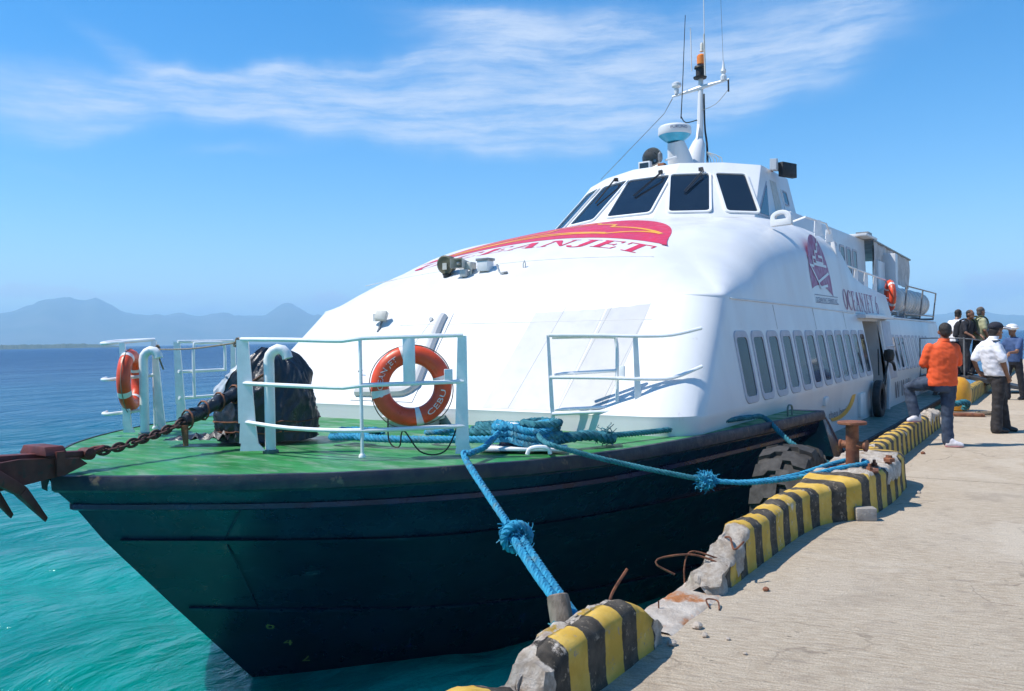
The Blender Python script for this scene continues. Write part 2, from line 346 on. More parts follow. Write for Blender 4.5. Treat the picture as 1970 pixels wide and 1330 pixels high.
sea = bpy.data.objects.new('sea', me); col.objects.link(sea); sea.location = (0, 0, WZ); kind(sea, 'structure'); sea['label'] = 'turquoise sea turning deep blue towards the horizon'

# ---- far mountains and low island
def azpx(x): return math.atan((x - 985) / FPX)
ridge = [(-700, 596), (-400, 590), (-200, 605), (25, 601), (51, 594), (96, 575), (120, 577), (152, 586), (193, 580), (218, 586), (254, 601), (325, 605), (396, 609), (447, 605), (508, 606), (538, 591), (556, 588), (579, 599),
         (609, 607), (680, 615), (800, 612), (950, 600), (1100, 606), (1300, 612), (1500, 603), (1700, 608), (1850, 603), (1945, 606), (2100, 600), (2500, 610), (3200, 600)]
rx = [azpx(p[0]) for p in ridge]; rh = [(652 - p[1] - .018 * (p[0] - 985)) / FPX * math.cos(azpx(p[0])) for p in ridge]
rf = pch(rx, rh)
M['mountain'] = mk('forested_mountain', (.05, .085, .04), .9, c2=(.10, .11, .07), ns=.002)
mb = MB(); nu, nv = 360, 14; D0 = 8200.0; D1 = 10600.0
def mtn(i, j):
    a = rx[0] + (rx[-1] - rx[0]) * i / (nu - 1); t = j / (nv - 1)
    d = 7600 + 4200 * t; k = (math.sin(math.pi * min(1, t / .72) / 2) ** 1.3) if t <= .72 else math.cos((t - .72) / .28 * math.pi / 2)
    hh = rf(a) * 10600 + 1.6
    nz = mnoise.noise(V((a * 26, t * 3.2, 3.3))) + .5 * mnoise.noise(V((a * 70, t * 7, 1.1)))
    z = hh * k * (1 + .22 * nz * (1 - abs(t - .72) * .9) * (0 if abs(t - .72) < .02 else 1)) + 14 * mnoise.noise(V((a * 190, t * 9, 5))) * k - 2.5
    p = (F0 * math.cos(a) + RH * math.sin(a)) * (d + 300 * mnoise.noise(V((a * 14, 0, 9))))
    return V((p.x, p.y, z))
mb.grid(mtn, nu, nv)
mt = mb.build('mountain_range', M['mountain'], loc=(0, 0, 0), ang=180); kind(mt, 'structure'); mt['label'] = 'hazy blue mountain range across the strait'
M['isl'] = mk('island_canopy', (.035, .062, .03), .9, c2=(.065, .085, .045), ns=.05, bump=.5, bs=.3)
mb = MB(); nu, nv = 420, 9
def isl(i, j):
    a = azpx(-260) + (azpx(232) - azpx(-260)) * i / (nu - 1); t = j / (nv - 1); d = 2350 + 260 * t
    edge = min(1, (nu - 1 - i) / 70.0)
    h = (10.5 + 2.6 * mnoise.noise(V((a * 160, 1, 2))) + 2.4 * mnoise.noise(V((a * 700, t * 2, 4))) + 1.4 * mnoise.noise(V((a * 1800, t * 4, 4)))) * (.35 + .65 * edge)
    k = 0 if j == 0 else (.75 if j == 1 else 1) if j < nv - 1 else 0
    p = (F0 * math.cos(a) + RH * math.sin(a)) * d
    return V((p.x, p.y, WZ - .3 + h * k))
mb.grid(isl, nu, nv)
io = mb.build('island', M['isl'], loc=(0, 0, 0), ang=30); kind(io, 'structure'); io['label'] = 'low wooded island on the horizon'

# ---- air
hm = bpy.data.materials.new('haze_air'); hm.use_nodes = True; t = hm.node_tree; t.nodes.clear()
pv = nd(t, 'ShaderNodeVolumePrincipled', {'Color': (.50, .80, 1.0, 1), 'Density': 1.7e-4, 'Anisotropy': 0.0})
t.links.new(pv.outputs[0], nd(t, 'ShaderNodeOutputMaterial').inputs['Volume'])
hz = MB().box((0, 0, 322), (31000, 31000, 656)).build('haze', hm, loc=(0, 0, 0), smooth=False); kind(hz, 'stuff'); hz['label'] = 'thin sea haze in the air'

# ---- pier
def conc_mat():
    m = bpy.data.materials.new('broomed_concrete'); m.use_nodes = True; t = m.node_tree; p = t.nodes['Principled BSDF']
    oc = nd(t, 'ShaderNodeTexCoord').outputs['Object']
    rt = nd(t, 'ShaderNodeMapping', {'Vector': oc, 'Rotation': (0, 0, RAD(-12))}).outputs[0]
    s1 = nd(t, 'ShaderNodeMapping', {'Vector': rt, 'Scale': (9, 46, 5)}).outputs[0]
    s2 = nd(t, 'ShaderNodeMapping', {'Vector': rt, 'Scale': (2.4, 11, 3)}).outputs[0]
    a = noise(t, s1, 1.0, 6, .7); b = noise(t, s2, 1.0, 5, .6); big = noise(t, oc, .5, 4); fine = noise(t, oc, 90, 4, .7)
    c = mixc(t, remap(t, a, .34, .66), (.45, .355, .25, 1), (.66, .56, .42, 1))
    c = mixc(t, remap(t, b, .58, .72, 0, .65), c, (.29, .24, .19, 1))
    c = mixc(t, remap(t, big, .42, .68, 0, .5), c, (.68, .59, .465, 1))
    c = mixc(t, remap(t, noise(t, oc, 1.7, 6, .7), .56, .70, 0, .5), c, (.36, .29, .225, 1))
    pit = nd(t, 'ShaderNodeTexVoronoi', {'Vector': s2, 'Scale': 2.3, 'Randomness': 1.0}).outputs['Distance']
    pm = mth(t, 'MULTIPLY', remap(t, pit, .10, .03), remap(t, noise(t, oc, 3.1, 3), .48, .58))
    c = mixc(t, mth(t, 'MULTIPLY', pm, .75), c, (.10, .08, .065, 1))
    ck = nd(t, 'ShaderNodeTexVoronoi', {'Vector': nd(t, 'ShaderNodeVectorMath', {0: oc, 1: nd(t, 'ShaderNodeVectorMath', {0: nd(t, 'ShaderNodeTexNoise', {'Vector': oc, 'Scale': 1.6, 'Detail': 5.0}).outputs['Color'], 'Scale': .8}, operation='SCALE').outputs[0]}, operation='ADD').outputs[0], 'Scale': .33}, feature='DISTANCE_TO_EDGE').outputs['Distance']
    cm = mth(t, 'MULTIPLY', remap(t, ck, .0045, .001), remap(t, noise(t, oc, .6, 3), .45, .6))
    c = mixc(t, mth(t, 'MULTIPLY', cm, .55), c, (.16, .125, .095, 1))
    st_ = noise(t, oc, .75, 7, .62, .5)
    c = mixc(t, remap(t, st_, .56, .66, 0, .42), c, (.27, .215, .165, 1))
    c = mixc(t, remap(t, st_, .44, .36, 0, .4), c, (.72, .63, .50, 1))
    c = mixc(t, remap(t, fine, .35, .65, .5, 0), c, (.30, .235, .175, 1))
    t.links.new(c, p.inputs['Base Color']); p.inputs['Roughness'].default_value = .9; p.inputs['Specular IOR Level'].default_value = .25
    h = mth(t, 'ADD', mth(t, 'MULTIPLY', a, 1.0), mth(t, 'ADD', mth(t, 'MULTIPLY', b, -.6), mth(t, 'ADD', mth(t, 'MULTIPLY', fine, .45), mth(t, 'MULTIPLY', pm, -1.2))))
    t.links.new(nd(t, 'ShaderNodeBump', {'Height': h, 'Strength': 1.0, 'Distance': .022}).outputs[0], p.inputs['Normal'])
    return m
M['conc'] = conc_mat()
M['conc_wet'] = mk('stained_sea_wall', (.16, .13, .10), .85, c2=(.24, .20, .16), ns=2, c3=(.08, .07, .05), n3=3, t3=.55, w3=.1, bump=.5, bs=14)
pier = MB().box((12.02, 28, -2.2), (28.0, 76, 3.9)).build('pier', M['conc_wet'], loc=(0, 0, 0), smooth=False); kind(pier, 'structure'); pier['label'] = 'concrete pier with sea wall'
def slab(y0, y1, x0=-2.07, x1=26.0):
    mb = MB(); n = int((y1 - y0) / .12) + 1
    def edge(y): return x0 + .035 * mnoise.noise(V((0, y * 2.1, 4))) + .02 * mnoise.noise(V((0, y * 7.3, 9)))
    sk = .028
    ys = [y0 + (y1 - y0) * i / (n - 1) for i in range(n)]
    top = lambda y, x, e0=y0, e1=y1: V((x, y + sk * (x + 2) , 0))
    vs = []
    for y in ys:
        e = edge(y)
        for (x, z) in [(e + .02, -.26), (e, -.22), (e - .004, -.03), (e + .02, 0), (-1.2, 0), (x1, 0), (x1, -.26)]:
            vs.append(V((x, y + sk * (x + 2), z)))
    fs = [(i * 7 + j, i * 7 + j + 1, (i + 1) * 7 + j + 1, (i + 1) * 7 + j) for i in range(n - 1) for j in range(6)]
    fs += [tuple(range(7)), tuple((n - 1) * 7 + j for j in range(6, -1, -1))]
    mb.add(vs, fs)
    return mb.build('slab', M['conc'], pier, ang=30)
for y0, y1 in [(-9, 9.93), (9.955, 19.2), (19.22, 29), (29.02, 40), (40.02, 65)]: slab(y0, y1)

# ---- striped kerb blocks
def kerb_mat():
    m = bpy.data.materials.new('striped_kerb_paint'); m.use_nodes = True; t = m.node_tree; p = t.nodes['Principled BSDF']
    oc = nd(t, 'ShaderNodeTexCoord').outputs['Object']
    s = nd(t, 'ShaderNodeAttribute', attribute_name='s').outputs['Fac']; bk = nd(t, 'ShaderNodeAttribute', attribute_name='brk').outputs['Fac']
    wob = mth(t, 'MULTIPLY', mth(t, 'SUBTRACT', noise(t, oc, 9, 3), .5), .045)
    ph = mth(t, 'FRACT', mth(t, 'DIVIDE', mth(t, 'ADD', s, wob), .33))
    tri = mth(t, 'ABSOLUTE', mth(t, 'SUBTRACT', ph, .5))
    stripe = remap(t, tri, .235, .25)
    yel = mixc(t, remap(t, noise(t, oc, 7, 5), .35, .7), (.55, .33, .045, 1), (.68, .44, .095, 1))
    blk = mixc(t, remap(t, noise(t, oc, 11, 5), .3, .7), (.035, .028, .020, 1), (.095, .078, .058, 1))
    c = mixc(t, stripe, blk, yel)
    raw = mixc(t, remap(t, noise(t, oc, 16, 6, .7), .35, .65), (.52, .42, .32, 1), (.80, .71, .60, 1))
    raw = mixc(t, remap(t, noise(t, oc, 5, 4), .62, .74, 0, .6), raw, (.33, .15, .06, 1))
    c = mixc(t, remap(t, noise(t, oc, 24, 6, .7), .57, .66, 0, .85), c, (.34, .27, .19, 1))
    c = mixc(t, remap(t, noise(t, oc, 3.2, 6, .7), .63, .69, 0, .85), c, raw)
    edge = mth(t, 'ADD', bk, mth(t, 'MULTIPLY', mth(t, 'SUBTRACT', noise(t, oc, 14, 6, .7), .5), .7))
    c = mixc(t, remap(t, edge, .44, .52), c, raw)
    t.links.new(c, p.inputs['Base Color']); p.inputs['Roughness'].default_value = .75; p.inputs['Specular IOR Level'].default_value = .3
    hgt = mth(t, 'MULTIPLY', noise(t, oc, 38, 9, .8), mth(t, 'ADD', .4, mth(t, 'MULTIPLY', bk, 3.2)))
    t.links.new(nd(t, 'ShaderNodeBump', {'Height': hgt, 'Strength': .9, 'Distance': .018}).outputs[0], p.inputs['Normal'])
    return m
M['kerb'] = kerb_mat()
def kerb(label, yin, xin, hh, brkf, y0, y1, xo=-1.965, step=.032, seed=0, s0=0.0):
    fi = pch(yin, xin); L = []; y = y0
    pts = [V((fi(y0), y0, 0))]
    # walk along the inner edge at equal arc length
    N = 4000; prev = pts[0]; acc = 0
    for k in range(1, N + 1):
        yy = y0 + (y1 - y0) * k / N; p_ = V((fi(yy), yy, 0)); acc += (p_ - prev).length; prev = p_
        if acc >= step: pts.append(p_.copy()); acc = 0
    n = len(pts); vs, ss, bb = [], [], []; nc = None
    for i, p_ in enumerate(pts):
        t_ = (pts[min(i + 1, n - 1)] - pts[max(i - 1, 0)]).normalized(); nin = V((t_.y, -t_.x, 0))
        yo = y0 + (y1 - y0) * (i / (n - 1)); yo = p_.y * .5 + yo * .5 if False else p_.y
        h = hh(p_.y); po = V((xo, yo, 0)); dd = po - p_
        prof = [(0.0, -.02, 0), (0.0, .10 * h, 0), (.0, .35 * h, 0), (.0, .62 * h, .004), (.0, .86 * h, .010), (.018, .965 * h, 0), (.05, h, 0)]
        wdt = max(dd.length, .1)
        for q_ in range(1, 7): prof.append((.05 + (wdt - .1) * q_ / 6, h * (1 + .012 * math.sin(q_)), 0))
        prof += [(wdt - .018, .95 * h, 0), (wdt + .01, .7 * h, 0), (wdt + .05, .3 * h, 0), (wdt + .07, -.02, 0)]
        dn = dd.normalized(); e_ = min(i, n - 1 - i)
        for (a_, z_, o_) in prof:
            q_ = p_ + dn * a_ + nin * (-.028 * max(0, z_) / .3 + o_); q_.z = z_
            b_ = brkf(q_.x, q_.y, q_.z / max(h, .01)); amp = .006 + .034 * min(1, max(0, b_))
            if e_ < 1: b_ = max(b_, .9)
            q_ += V((mnoise.noise(q_ * 9 + V((seed, 0, 0))), mnoise.noise(q_ * 9 + V((seed, 7, 0))), mnoise.noise(q_ * 9 + V((seed, 0, 7))))) * amp
            q_ += V((mnoise.noise(q_ * 31), mnoise.noise(q_ * 31 + V((3, 3, 3))), mnoise.noise(q_ * 31 + V((9, 9, 9))))) * amp * .5
            if e_ == 0: q_.z = min(q_.z, max(-.02, q_.z * .86))
            vs.append(q_); ss.append(s0 + i * step - .05 * (a_ - .1) * 3); bb.append(b_)
        nc = len(prof)
    fs = [(i * nc + j, i * nc + j + 1, (i + 1) * nc + j + 1, (i + 1) * nc + j) for i in range(n - 1) for j in range(nc - 1)]
    # rough end faces
    for i, sg in ((0, -1), (n - 1, 1)):
        base = i * nc; cpt = sum((vs[base + j] for j in range(nc)), V((0, 0, 0))) / nc
        ring = []
        for j in range(nc):
            q_ = vs[base + j].lerp(cpt, .45) + V((0, sg * (.03 + .03 * random.random()), .03 * (random.random() - .5))); ring.append(len(vs)); vs.append(q_); ss.append(0); bb.append(1.0)
        cc = len(vs); vs.append(cpt + V((0, sg * .05, 0))); ss.append(0); bb.append(1.0)
        for j in range(nc - 1): fs.append((base + j, base + j + 1, ring[j + 1], ring[j])); fs.append((ring[j], ring[j + 1], cc))
    mb = MB(); mb.add(vs, fs)
    o = mb.build('kerb_block', M['kerb'], loc=(xo, (y0 + y1) / 2, 0), ang=50, attrs={'s': ss, 'brk': bb})
    return tag(o, label, 'kerb', 'striped kerb blocks along the pier edge')
st0 = lambda v: (lambda *_: v)
kerb('yellow and black kerb piece cut off by the bottom edge of the photo', [0, 3], [-1.775, -1.775], lambda y: .27 + .02 * math.sin(y * 3) - .10 * max(0, (y - 2.45) / .3), lambda x, y, z: max(0, (y - 2.62) / .1) * .9, .6, 2.74, seed=1, s0=.11)
kerb('short broken yellow and black kerb block nearest the camera', [2, 5], [-1.775, -1.775], lambda y: .295 - .05 * max(0, (3.05 - y) / .2) - .17 * max(0, (y - 3.66) / .32) ** 1.4, lambda x, y, z: max(0, (2.95 - y) / .08) * .9 + max(0, (y - 3.80) / .1) * .55 + (.5 if z > .9 and x < -1.90 else 0), 2.83, 3.99, seed=2, s0=.02)
def hb2(y):
    if y < 5.22: return .10 + .11 * (y - 4.85) / .37
    if y < 5.5: return .21 + .10 * (y - 5.22) / .28
    return .31 + .035 * max(0, min(1, (y - 7.1) / .5)) + .012 * math.sin(y * 5)
def bb2(x, y, z):
    b_ = 0
    if y < 5.48 and z > .82: b_ = 1
    if y < 5.0: b_ = max(b_, .8)
    if 5.2 < y < 5.36 and z > .3: b_ = 1
    if 7.75 < y < 9.25 and z > .9 and x < -1.47: b_ = .95
    if 8.3 < y < 9.0 and z > .55 and x > -1.55: b_ = .62
    return b_
kerb('long kerb block bulging inland around the rusty bollard, its near end smashed', [4.7, 6.4, 6.95, 7.2, 7.45, 7.62, 8.0, 8.6, 9.25, 9.45, 9.62, 9.72, 9.9],
     [-1.79, -1.785, -1.755, -1.70, -1.54, -1.46, -1.41, -1.385, -1.40, -1.43, -1.56, -1.70, -1.76], hb2, bb2, 4.86, 9.86, seed=3)
kerb('kerb block under the foot of the man in orange, far end crumbled', [10, 16], [-1.775, -1.79], lambda y: .31 + .01 * math.sin(y * 4) - (.06 if 14.1 < y < 14.35 else 0) , lambda x, y, z: (.95 if y > 14.15 and z > .62 else 0) + (.8 if y < 10.2 and z > .5 and x < -1.86 else 0), 10.08, 15.4, seed=4, s0=.05)
kerb('distant striped kerb beyond the yellow mooring buoy', [18, 60], [-1.78, -1.78], lambda y: .33, lambda x, y, z: .7 if y < 20.5 else 0, 20.1, 40, step=.06, seed=5)

# ================================================================== FERRY
XC = -6.8; YE = 28.3
ferry = thing('ferry', 'large white passenger ferry with dark hull moored bow-first along the pier', 'ferry', (XC, 15, WZ))
fb = lambda mb, name, m, par=None, **k: mb.build(name, m, par or ferry, **k)
M['draft'] = mk('faded_yellow_mark', (.10, .085, .012), .6)
YB = 3.42   # deck apex
hw_deck = pch([YB, 3.55, 3.85, 4.2, 4.75, 5.43, 6.1, 6.85, 7.7, 8.8, 10, 11.55, 11.95, YE], [.06, .32, .84, 1.40, 2.08, 2.66, 3.08, 3.36, 3.54, 3.70, 3.86, 4.02, 4.22, 4.18])
z_deck = pch([3, 5, 8, 11.55, 11.95, 12.5, YE], [.56, .555, .55, .54, -.03, -.05, -.05])
curves = [  # stem Y, half width, z, material of the band below it
    (YB, hw_deck, z_deck, 0),
    (3.47, lambda y: max(0, hw_deck(y - .05 * max(0, min(1, (9 - y) / 5))) - .012 - .045 * (y < 3.49)), lambda y: z_deck(y) - .135, 1),
    (3.60, lambda y: max(0.0, hw_deck(y - .18 * max(0, min(1, (9 - y) / 5))) * .985 - .06) if y < 11.9 else hw_deck(y) - .1, lambda y: z_deck(y) - .27, 2),
    (3.84, pch([3.84, 4.4, 5.0, 5.8, 7.5, 9.1, 12, 16, YE], [0, .72, 1.40, 2.14, 2.85, 3.22, 3.6, 3.9, 3.95]), pch([3.84, 5.8, 9.1, 14, YE], [-.04, -.15, -.24, -.45, -.5]), 3),
    (4.50, pch([4.50, 5.4, 6.4, 7.6, 10, 12, 16, YE], [0, .86, 1.55, 2.12, 2.86, 3.2, 3.6, 3.7]), pch([4.50, 7.6, 12, YE], [-.80, -1.18, -1.40, -1.5]), 4),
    (5.36, pch([5.36, 6, 6.72, 7.97, 9.13, 10.04, 10.73, 13, 16, YE], [0, .72, 1.30, 1.90, 2.23, 2.53, 2.69, 3.1, 3.4, 3.45]), lambda y: -1.76, 4),
    (6.0, pch([6.0, 9, 16, YE], [0, 1.0, 1.9, 2.1]), lambda y: -2.6, 4)]
yd = list(np.arange(YB, 6, .09)) + list(np.arange(6, 11.5, .25)) + [11.55, 11.68, 11.82, 11.95] + list(np.arange(12.4, YE, .9)) + [YE]
rows = []
for ci, (y0, hw, zf, mi) in enumerate(curves):
    rows.append([(hw(y0 + (YE - y0) * (y - YB) / (YE - YB)), y0 + (YE - y0) * (y - YB) / (YE - YB), zf(y0 + (YE - y0) * (y - YB) / (YE - YB))) for y in yd])
def hull_rows(sg):
    mb = MB()
    for ci in range(len(curves) - 1):
        sub = 1 if ci < 2 else 4; mb.cur = curves[ci][3]; a, b = rows[ci], rows[ci + 1]
        def pt(i, j, a=a, b=b, sub=sub, ci=ci):
            t = i / sub; bow = -.06 * math.sin(math.pi * t) if ci in (2, 3) else 0
            h = a[j][0] * (1 - t) + b[j][0] * t; h = max(0, h + bow * min(1, h))
            return V((XC + sg * h, a[j][1] * (1 - t) + b[j][1] * t, a[j][2] * (1 - t) + b[j][2] * t))
        mb.grid(pt, sub + 1, len(yd))
    return mb
HM = [M['navy'], M['hgreen'], M['hgreen'], M['hull'], M['boot']]
mb = hull_rows(1); m2 = hull_rows(-1); off = len(mb.v); mb.v += m2.v; mb.f += [tuple(i + off for i in f) for f in m2.f]; mb.m += m2.m
tr = [V((XC + s_ * r[-1][0], r[-1][1], r[-1][2])) for s_, rs in ((1, rows), (-1, rows[::-1])) for r in rs]; mb.cur = 0; mb.add(tr, [tuple(range(len(tr)))])
bm_ = fb(mb, 'hull', HM, ang=22)
# merge doubled rows so that shading is continuous
bmx = bmesh.new(); bmx.from_mesh(bm_.data); bmesh.ops.remove_doubles(bmx, verts=bmx.verts, dist=.0008); bmesh.ops.recalc_face_normals(bmx, faces=bmx.faces); bmx.to_mesh(bm_.data); bmx.free()
bm_.data.set_sharp_from_angle(angle=RAD(20))
def strip(name, curve_pts, prof, m, par=None):   # sweep a small profile (outward, up) along a hull line, both sides
    for sg in (1, -1):
        mb = MB(); n = len(curve_pts); k = len(prof)
        def pt(i, j):
            h, y, z = curve_pts[i]; h2, y2, _ = curve_pts[min(i + 1, n - 1)]; h1, y1, _ = curve_pts[max(i - 1, 0)]
            t = V((h2 - h1, y2 - y1)).normalized(); o = V((t.y, -t.x)); a, b = prof[j]
            return V((XC + sg * (h + o.x * a), y + o.y * a, z + b))
        mb.grid(pt, n, k, wrap=True)
        mb.add([pt(0, j) for j in range(k)], [tuple(range(k))]); mb.add([pt(n - 1, j) for j in range(k)], [tuple(range(k))])
        fb(mb, name, m, par, ang=40)
fore = [r for r in rows[0] if r[1] <= 11.56]
jit = [(h + .010 * mnoise.noise(V((y * 3, 0, 1))) + .006 * mnoise.noise(V((y * 9, 0, 1))), y, z + .006 * mnoise.noise(V((y * 2.5, 5, 1)))) for h, y, z in fore]
strip('rubbing_strake', jit, [(.0, .016), (.035, .012), (.048, -.03), (.040, -.10), (.0, -.125)], M['rubworn'])
strip('lower_strake', [(h + .004, y, z) for h, y, z in rows[2] if y < 11.6], [(.0, .03), (.028, .02), (.03, -.02), (.0, -.035)], M['navy'])
strip('spray_rail', [(h + .002, y, z) for h, y, z in rows[3] if 3.9 < y < 14], [(.0, .015), (.03, 0), (.0, -.035)], M['hull'])
strip('spray_rail', [(h + .002, y, z) for h, y, z in rows[4] if 4.5 < y < 14], [(.0, .012), (.024, 0), (.0, -.03)], M['hgreen'])
# welded plate seam on the port bow
sm = [rows[2][8], rows[3][7], rows[4][6]]
for a_, b_ in zip(sm, sm[1:]):
    mb = MB(); mb.tube([V((XC + p_[0] + .004, p_[1] - .004, p_[2])) for p_ in [tuple(np.array(a_) * (1 - k / 8) + np.array(b_) * k / 8) for k in range(9)]], .006, 5); fb(mb, 'weld_seam', M['hgreen'])
# decks
def deck_fn(y0, y1, inset, dz, n):
    def f(i, j):
        y = y0 + (y1 - y0) * i / (n - 1); u = -1 + 2 * j / 12; h = max(.02, hw_deck(y) - inset)
        return V((XC + u * h, y, z_deck(y) + dz + .02 * (1 - u * u)))
    return f
fd = MB().grid(deck_fn(YB + .02, 11.54, .004, .006, 70), 70, 13); fb(fd, 'foredeck', M['deck'], ang=60)
sdk = MB().grid(deck_fn(11.97, YE - .02, .004, .012, 40), 40, 13); fb(sdk, 'side_deck', M['deck2'], ang=60)
strip('side_deck_fender', [(h, y, z) for h, y, z in rows[0] if y > 11.9], [(0, .02), (.05, .02), (.06, -.05), (0, -.1)], M['tyre_dark'])
# bulwark step at the aft end of the raised foredeck
for sg in (1, -1):
    mb = MB(); a_ = hw_deck(11.56)
    mb.hexa([V((XC + sg * (a_ - .9), 11.50, 0)), V((XC + sg * (a_ + .16), 11.50, -.05)), V((XC + sg * (a_ + .20), 11.98, -.07)), V((XC + sg * (a_ - .9), 11.98, -.07)),
             V((XC + sg * (a_ - .9), 11.50, .552)), V((XC + sg * (a_ + .0), 11.50, .552)), V((XC + sg * (a_ + .0), 11.66, .552)), V((XC + sg * (a_ - .9), 11.66, .552))])
    fb(mb, 'bulwark_step', M['navy'], smooth=False)

# ---------------- superstructure (whole group scaled up about the camera)
CAM_SCALE, CAM_DZ = 1.12, -.192
XC, CX = -6.3, -6.07     # reference and centreline before scaling about the camera
YE = 25.3
def hwz(z):    # cabin side measured from XC, by height
    return 3.42 if z < .80 else 3.458 if z < .85 else 3.458 - (z - .85) * (3.458 - 3.25) / 1.15
topside = pch([8.3, 12, 17, YE], [2.0, 1.97, 1.90, 1.83])
def front_y(z): return 7.054 + .02 * z if z < .84 else 7.068 + (z - .85) * 1.071
zedge = lambda dx: 2.185 - .0205 * dx * dx       # front edge of the dome, dx from the centreline
DOOR = (15.46, 16.80); RC = .42
sy = sorted(set([round(x, 3) for x in np.linspace(8.72, YE, 60)] + list(DOOR)))[::-1]
zr = [.1, .30, .55, .80, .83, .85, 1.10, 1.45, 1.80, 2.0]
lo = MB(); ring = []
for k, z in enumerate(zr):
    h = hwz(z) - .23; yf = front_y(z); r = RC; pts = [(h, y) for y in sy[:-1]]
    ysd = [yf + r + (8.72 - yf - r) * q_ / 4 for q_ in range(4, -1, -1)] if yf + r < 8.71 else [8.72]
    pts += [(h, y) for y in ([8.72] * (5 - len(ysd)) + ysd)]
    for q_ in range(1, 10):
        a = math.pi / 2 * q_ / 9; pts.append((h - r + r * math.cos(a), yf + r - r * math.sin(a)))
    half = pts; xs_in = [(h - r) * (1 - i / 12) for i in range(1, 12)]
    pts = half + [(x, yf) for x in xs_in] + [(0, yf)] + [(-x, yf) for x in xs_in[::-1]] + [(-a, b) for a, b in half[::-1]]
    row = []
    for (dx, y) in pts:
        zz = z
        if k == len(zr) - 1:
            if y > 8.721: zz = topside(y)
            else: zz = max(2.0, zedge(dx)); y += zz - 2.0
        if y < 10.45: zz = max(zz, .62)
        row.append(V((CX + dx, y, zz)))
    ring.append(row)
n = len(ring[0]); vs = [p for r_ in ring for p in r_]; fs = []
for k in range(len(zr) - 1):
    for i in range(n - 1):
        ya, yb = ring[k][i].y, ring[k][i + 1].y; port = ring[k][i].x > CX + 2.5
        if port and min(ya, yb) >= DOOR[0] - .01 and max(ya, yb) <= DOOR[1] + .01 and zr[k + 1] <= 1.81: continue
        if (ring[k][i] - ring[k][i + 1]).length < 1e-6 and (ring[k + 1][i] - ring[k + 1][i + 1]).length < 1e-6: continue
        fs.append((k * n + i, k * n + i + 1, (k + 1) * n + i + 1, (k + 1) * n + i))
fs.append(tuple([k * n for k in range(len(zr))] + [k * n + n - 1 for k in range(len(zr) - 1, -1, -1)]))
lo.add(vs, fs); cabin = fb(lo, 'cabin', M['white'], ang=28)
bmx = bmesh.new(); bmx.from_mesh(cabin.data); bmesh.ops.remove_doubles(bmx, verts=bmx.verts, dist=.0006); bmx.to_mesh(cabin.data); bmx.free(); cabin.data.set_sharp_from_angle(angle=RAD(28))
def side(y, z, off=0.0):    # point on the port cabin side, off = outward
    return V((XC + hwz(max(z, .86)) + off * .985, y, z + off * .17)) if z >= .82 else V((XC + 3.42 + off, y, z))
def front(dx, z, off=0.0): return V((XC + dx, front_y(z) - off * .683, z + off * .73))
# dome over the forward cabin
Pf = pch([8.3, 8.7, 9.4, 10.3, 11, 12, 13, 14, 15], [2.185, 2.43, 2.76, 3.08, 3.27, 3.47, 3.60, 3.66, 3.67])
Kf = pch([8.3, 9.4, 10.3, 11, 12, 13, 15], [.0205, .0255, .032, .038, .046, .048, .048])
def drop(dx, y): return .13 * max(0, abs(dx) - 2.0) ** 2 * max(0, min(1, (10.2 - y) / 1.3)) * max(0, min(1, (y - 8.3) / .3))
def bul(dx, y): return max(0, zedge(dx) - 2.0) * max(0, 1 - (y - 8.3) / 1.3) ** 2
def dome(dx, y, off=0.0):    # dx from XC
    d_ = dx - .23; yy = y
    for _ in range(3): yy = y - bul(d_, yy)
    return V((XC + dx, y, Pf(yy) - Kf(yy) * d_ * d_ + off))
ys_d = [8.3 + RC - RC * math.sin(math.pi / 2 * q_ / 9) for q_ in range(9, -1, -1)] + [8.84, 9.0] + list(np.arange(9.2, 14.4, .18)) + [14.45]
dm = MB(); secs = []
for k, y in enumerate(ys_d):
    hk = 3.02 - RC + RC * math.cos(math.pi / 2 * (9 - k) / 9) if k < 9 else 3.02
    zk = topside(y) if y > 8.721 else max(2.0, zedge(hk))
    xs_ = hk
    for _ in range(4): S = Pf(y) - Kf(y) * xs_ * xs_ - drop(xs_, y); xs_ = hk - .15 * max(0, S - zk)
    S = max(S, zk + .0005); r = min(.5, .9 * (S - zk)); sidev = V((hk - xs_, zk - S)); sidev = sidev.normalized() if sidev.length > 1e-5 else V((0, -1)); topv = V((-1, 2 * Kf(y) * xs_)).normalized()
    B = V((xs_, S)); p0 = B + sidev * r; p2 = B + topv * r * 1.8
    half = [V((hk, zk)), V((hk, zk)).lerp(p0, .5)] + [p0 * (1 - t) ** 2 + B * 2 * t * (1 - t) + p2 * t * t for t in [i / 8 for i in range(9)]]
    top = [V((p2.x * (1 - i / 9), 0)) for i in range(1, 10)]
    half += [V((q_.x, Pf(y) - Kf(y) * q_.x ** 2 - drop(q_.x, y))) for q_ in top]
    full = half + [V((-q_.x, q_.y)) for q_ in half[:-1][::-1]]
    secs.append([V((CX + q_.x, y + bul(abs(q_.x), y), q_.y)) for q_ in full])
dm.grid(lambda i, j: secs[i][j], len(secs), len(secs[0])); dm.add(secs[-1], [tuple(range(len(secs[-1])))])
fb(dm, 'forward_dome', M['white'], ang=40)
pts = [V((XC + 3.256, y, topside(y) + .002)) for y in np.linspace(15, 8.75, 24)]
fb(MB().tube(pts, .010, 6), 'knuckle_trim', M['white'])
